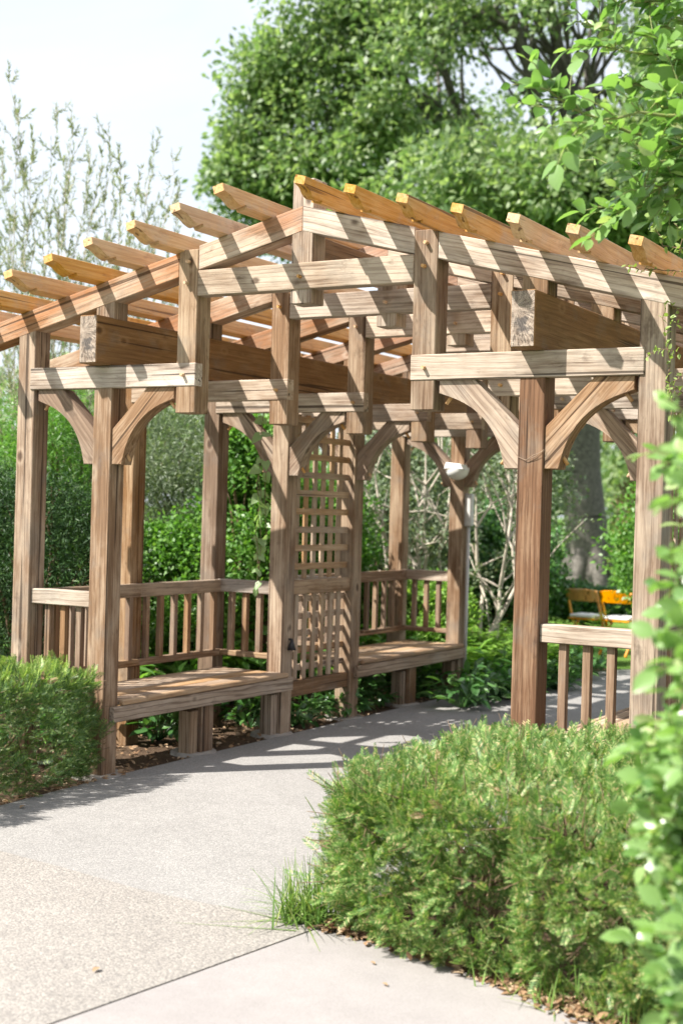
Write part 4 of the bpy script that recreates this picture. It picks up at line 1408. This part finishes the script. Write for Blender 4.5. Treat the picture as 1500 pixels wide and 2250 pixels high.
for p_ in paths[7:]:
    q = paths[int(rng.integers(0, 7))][0]
    polyline(curve_pts(q, p_[0], 3, (0, 0, 0.05), rng, 0.05), 0.011, 0.008, segs)
a = Acc()
tubes(a, segs, 7)
link('stems', a.mesh('stems', 'twig', True), TS, Matrix.Identity(4))
bm = bmesh.new()
bmesh.ops.create_icosphere(bm, subdivisions=1, radius=0.0048)
BER = bm_mesh(bm, 'berry', True)
BER.materials.append(M['berry'])
for k in range(60):
    p_ = paths[int(rng.choice([0, 1, 3, 4]))]
    j = int(rng.integers(2, 8))
    p = p_[j] + (p_[min(j + 1, 8)] - p_[j]) * rng.random() + rng.normal(0, 0.012, 3)
    link('berry', BER, TS, Matrix.Translation(p))


# ------------------------------------------------------------------ vines on the pergola
def vine(name, label, pts_list, leafsize, tmpl, mat, seed, step, r0=0.003, up=(-0.4, -0.5, 0.6), hang=0.0):
    rg = np.random.default_rng(seed)
    root = empty(name, tuple(pts_list[0][0]), label, 'vine')
    LP, LD = [], []
    for pts in pts_list:
        segs = []
        polyline(pts, r0, r0 * 0.45, segs)
        a = Acc()
        tubes(a, segs, 5)
        link('stem', a.mesh('vine_stem', 'twig', True), root, Matrix.Identity(4))
        for i in range(len(pts) - 1):
            L = np.linalg.norm(pts[i + 1] - pts[i])
            for k in range(max(1, int(L / step + rg.random()))):
                LP.append(pts[i] + (pts[i + 1] - pts[i]) * rg.random())
                LD.append(unit(pts[i + 1] - pts[i]) * 0.4 + rg.normal(0, 0.7, 3) + np.array([0, 0, -hang]))
    LP, LD = np.array(LP), np.array(LD)
    me = np_mesh('vine_leaf', tmpl[0], tmpl[1], tmpl[2], mat, True)
    R = orient(LD, np.array(up), rg, 0.5)
    for i in range(len(LP)):
        s_ = leafsize * rg.uniform(0.6, 1.2)
        link('leaf', me, root, Matrix([list(R[i][r] * s_) + [LP[i][r]] for r in range(3)] + [[0, 0, 0, 1]]))


rg = np.random.default_rng(9)
pl = []
for (uv, D) in (([(1475, 920), (1470, 800), (1455, 700), (1465, 660), (1495, 690)], 6.62), ([(1500, 780), (1470, 765), (1440, 770), (1420, 785)], 6.6), ([(1500, 860), (1470, 850), (1455, 885), (1480, 900)], 6.6),
                ([(1500, 600), (1440, 592), (1400, 590), (1372, 583)], 6.63), ([(1500, 545), (1460, 540), (1440, 500), (1455, 470)], 6.3), ([(1490, 560), (1500, 520), (1480, 490)], 6.3), ([(1500, 730), (1480, 700), (1462, 690)], 6.6), ([(1500, 820), (1485, 835), (1475, 870)], 6.6)):
    P_ = [at(u, v, D) for u, v in uv]
    fine = []
    for i in range(len(P_) - 1):
        for k in range(4):
            fine.append(P_[i] + (P_[i + 1] - P_[i]) * k / 4 + rg.normal(0, 0.006, 3))
    pl.append(fine + [P_[-1]])
vine('climbing_vine', 'fine pale-leaved vine twining up the right outer post', pl, 0.034, T_LEAF, 'vine', 4, 0.016)
pl = []
for (u, v0, v1, Y) in ((574, 905, 1290, 2.1), (566, 1030, 1300, 2.12), (583, 1000, 1180, 2.12)):
    P_ = [at(u + rg.uniform(-6, 6), v, 9.75) for v in np.linspace(v0, v1, 9)]
    pl.append(P_)
vine('hanging_vine', 'soft green heart-leaved vine hanging by the bench post next to the trellis', pl, 0.088, T_HEART, 'grape', 6, 0.085, 0.003, (0.3, -0.9, 0.25), 0.8)

# ------------------------------------------------------------------ fittings
# white half-bowl floodlight on the far bench post
p = np.array([-1.40, 5 * DS - 0.012, 2.085])
fl = empty('flood_light', tuple(p), 'white half-bowl light on the far bench post', 'light')
bm = bmesh.new()
nu, nv = 20, 8
rows = []
for j in range(nv + 1):
    th = j / nv * math.pi / 2
    rows.append([bm.verts.new((0.115 * math.cos(th) * math.cos(a), -0.02 - 0.10 * math.cos(th) * abs(math.sin(a)) if False else -0.115 * math.cos(th) * math.sin(a), -0.10 * math.sin(th))) for a in np.linspace(0, math.pi, nu)])
for j in range(nv):
    for i in range(nu - 1):
        bm.faces.new((rows[j][i], rows[j][i + 1], rows[j + 1][i + 1], rows[j + 1][i]))
bmesh.ops.remove_doubles(bm, verts=bm.verts, dist=1e-5)
me = bm_mesh(bm, 'bowl', True)
link('bowl', me, fl, Matrix.Translation(p) @ Matrix.Rotation(math.radians(-8), 4, 'Y'), M['white'])
hood = prism([(-0.10, 0.0), (0.112, -0.005), (0.09, 0.045), (-0.08, 0.062)], 0.10, 'white', 'hood', 0.008)
link('hood', hood, fl, Matrix.Translation(p + np.array([0, -0.105, -0.002])))
link('back_plate', box_mesh(0.12, 0.014, 0.12, 0.003, 'white'), fl, Matrix.Translation(p + np.array([0, 0.006, -0.02])))

# slim white column loudspeaker on a pole behind that post
p = ground_at(1030, 13.0)
ps = empty('column_speaker', tuple(p), 'slim white column loudspeaker on a white pole behind the far bench post', 'loudspeaker')
zt = 1.69 + (1125 - 1085) / FPX * 13.0
zb = 1.69 - (1165 - 1133) / FPX * 13.0
link('cabinet', box_mesh(0.075, 0.075, zt - zb, 0.012, 'shadedwhite'), ps, Matrix.Translation((p[0], p[1], (zt + zb) / 2)))
link('pole', cyl_mesh(0.017, 0.016, zb + 0.02, 14, 'shadedwhite', 'pole'), ps, Matrix.Translation((p[0], p[1], zb / 2 - 0.01)))
link('base_plate', cyl_mesh(0.19, 0.18, 0.02, 24, 'shadedwhite', 'base'), ps, Matrix.Translation((p[0], p[1], -0.008)))

# small black cone lamp on the trellis post
p = np.array([-XI + h_ + 0.026, 2 * DS + 0.085, 0.665])
cn = empty('cone_lamp', tuple(p), 'small black cone lamp on the bench post beside the trellis', 'lamp')
link('shade', cyl_mesh(0.034, 0.006, 0.085, 18, 'black', 'shade'), cn, Matrix.Translation(p))
link('bracket', box_mesh(0.03, 0.014, 0.014, 0.002, 'black'), cn, Matrix.Translation(p + np.array([-0.018, 0, 0.036])))

# string round the reddish inner post
sg = []
x0, x1, ya, yb = XI - h_ - 0.003, XI + h_ + 0.003, -0.003, t_ + 0.008
pts = [np.array(q) for q in ((x0, ya, 1.985), (XI - 0.02, ya - 0.004, 1.965), (XI + 0.03, ya - 0.002, 1.985), (x1, ya, 2.02), (x1, yb, 2.03), (x0, yb, 2.0), (x0, ya, 1.985))]
polyline(pts, 0.0012, 0.0012, sg)
polyline([pts[1], np.array([XI + 0.02, ya - 0.012, 1.99]), np.array([x1 + 0.01, ya - 0.01, 2.015])], 0.0015, 0.0012, sg)
a = Acc()
tubes(a, sg, 5)
tag(link('string', a.mesh('string', 'wire', True), None, None), 'thin old string tied round the reddish inner post', 'string')


# ------------------------------------------------------------------ folding chairs
def chair(loc, rz, label):
    root = empty('folding_chair', loc, label, 'chair', 'wooden folding chairs on the lawn', rz)
    B = WM[root.name]

    def stick(name, p0, p1, sx, sy):
        m, L = frame(p0, p1, (1, 0, 0))
        return link(name, box_mesh(sx, sy, L, 0.006, 'chair'), root, B @ m)
    for s in (-1, 1):
        stick('leg', (s * 0.20, 0.24, 0.0), (s * 0.20, -0.20, 0.79), 0.026, 0.036)
        stick('leg', (s * 0.172, -0.26, 0.0), (s * 0.172, 0.17, 0.43), 0.026, 0.036)
    stick('stretcher', (-0.16, -0.18, 0.085), (0.16, -0.18, 0.085), 0.022, 0.022)
    stick('stretcher', (-0.19, 0.17, 0.125), (0.19, 0.17, 0.125), 0.022, 0.022)
    # curved back slat
    bm = bmesh.new()
    n = 12
    rows = []
    for i in range(n + 1):
        x = -0.20 + 0.40 * i / n
        bow = -0.045 * (1 - (x / 0.20) ** 2)
        crown = 0.012 * (1 - (x / 0.20) ** 2)
        rows.append([bm.verts.new((x, -0.155 + bow, 0.655)), bm.verts.new((x, -0.200 + bow, 0.795 + crown)), bm.verts.new((x, -0.182 + bow, 0.800 + crown)), bm.verts.new((x, -0.137 + bow, 0.660))])
    for i in range(n):
        for k in range(4):
            bm.faces.new((rows[i][k], rows[i + 1][k], rows[i + 1][(k + 1) % 4], rows[i][(k + 1) % 4]))
    bm.faces.new(rows[0])
    bm.faces.new(rows[n][::-1])
    link('backrest', bm_mesh(bm, 'backrest'), root, B, M['chair'])
    link('seat_frame', box_mesh(0.36, 0.38, 0.022, 0.006, 'chair'), root, B @ Matrix.Translation((0, 0.01, 0.43)))
    link('seat_pad', box_mesh(0.345, 0.36, 0.045, 0.016, 'cushion'), root, B @ Matrix.Translation((0, 0.01, 0.462)))


cp = at(1291, 1290, 17.6)
for k, lab in enumerate(('wooden folding chair with white seat, first of the row by the ferns', 'wooden folding chair with white seat, second in the row from the ferns', 'wooden folding chair half hidden behind the right outer post')):
    chair((cp[0] + 0.452 * k, cp[1] - 0.02 * k, -0.045), math.radians(-3), lab)
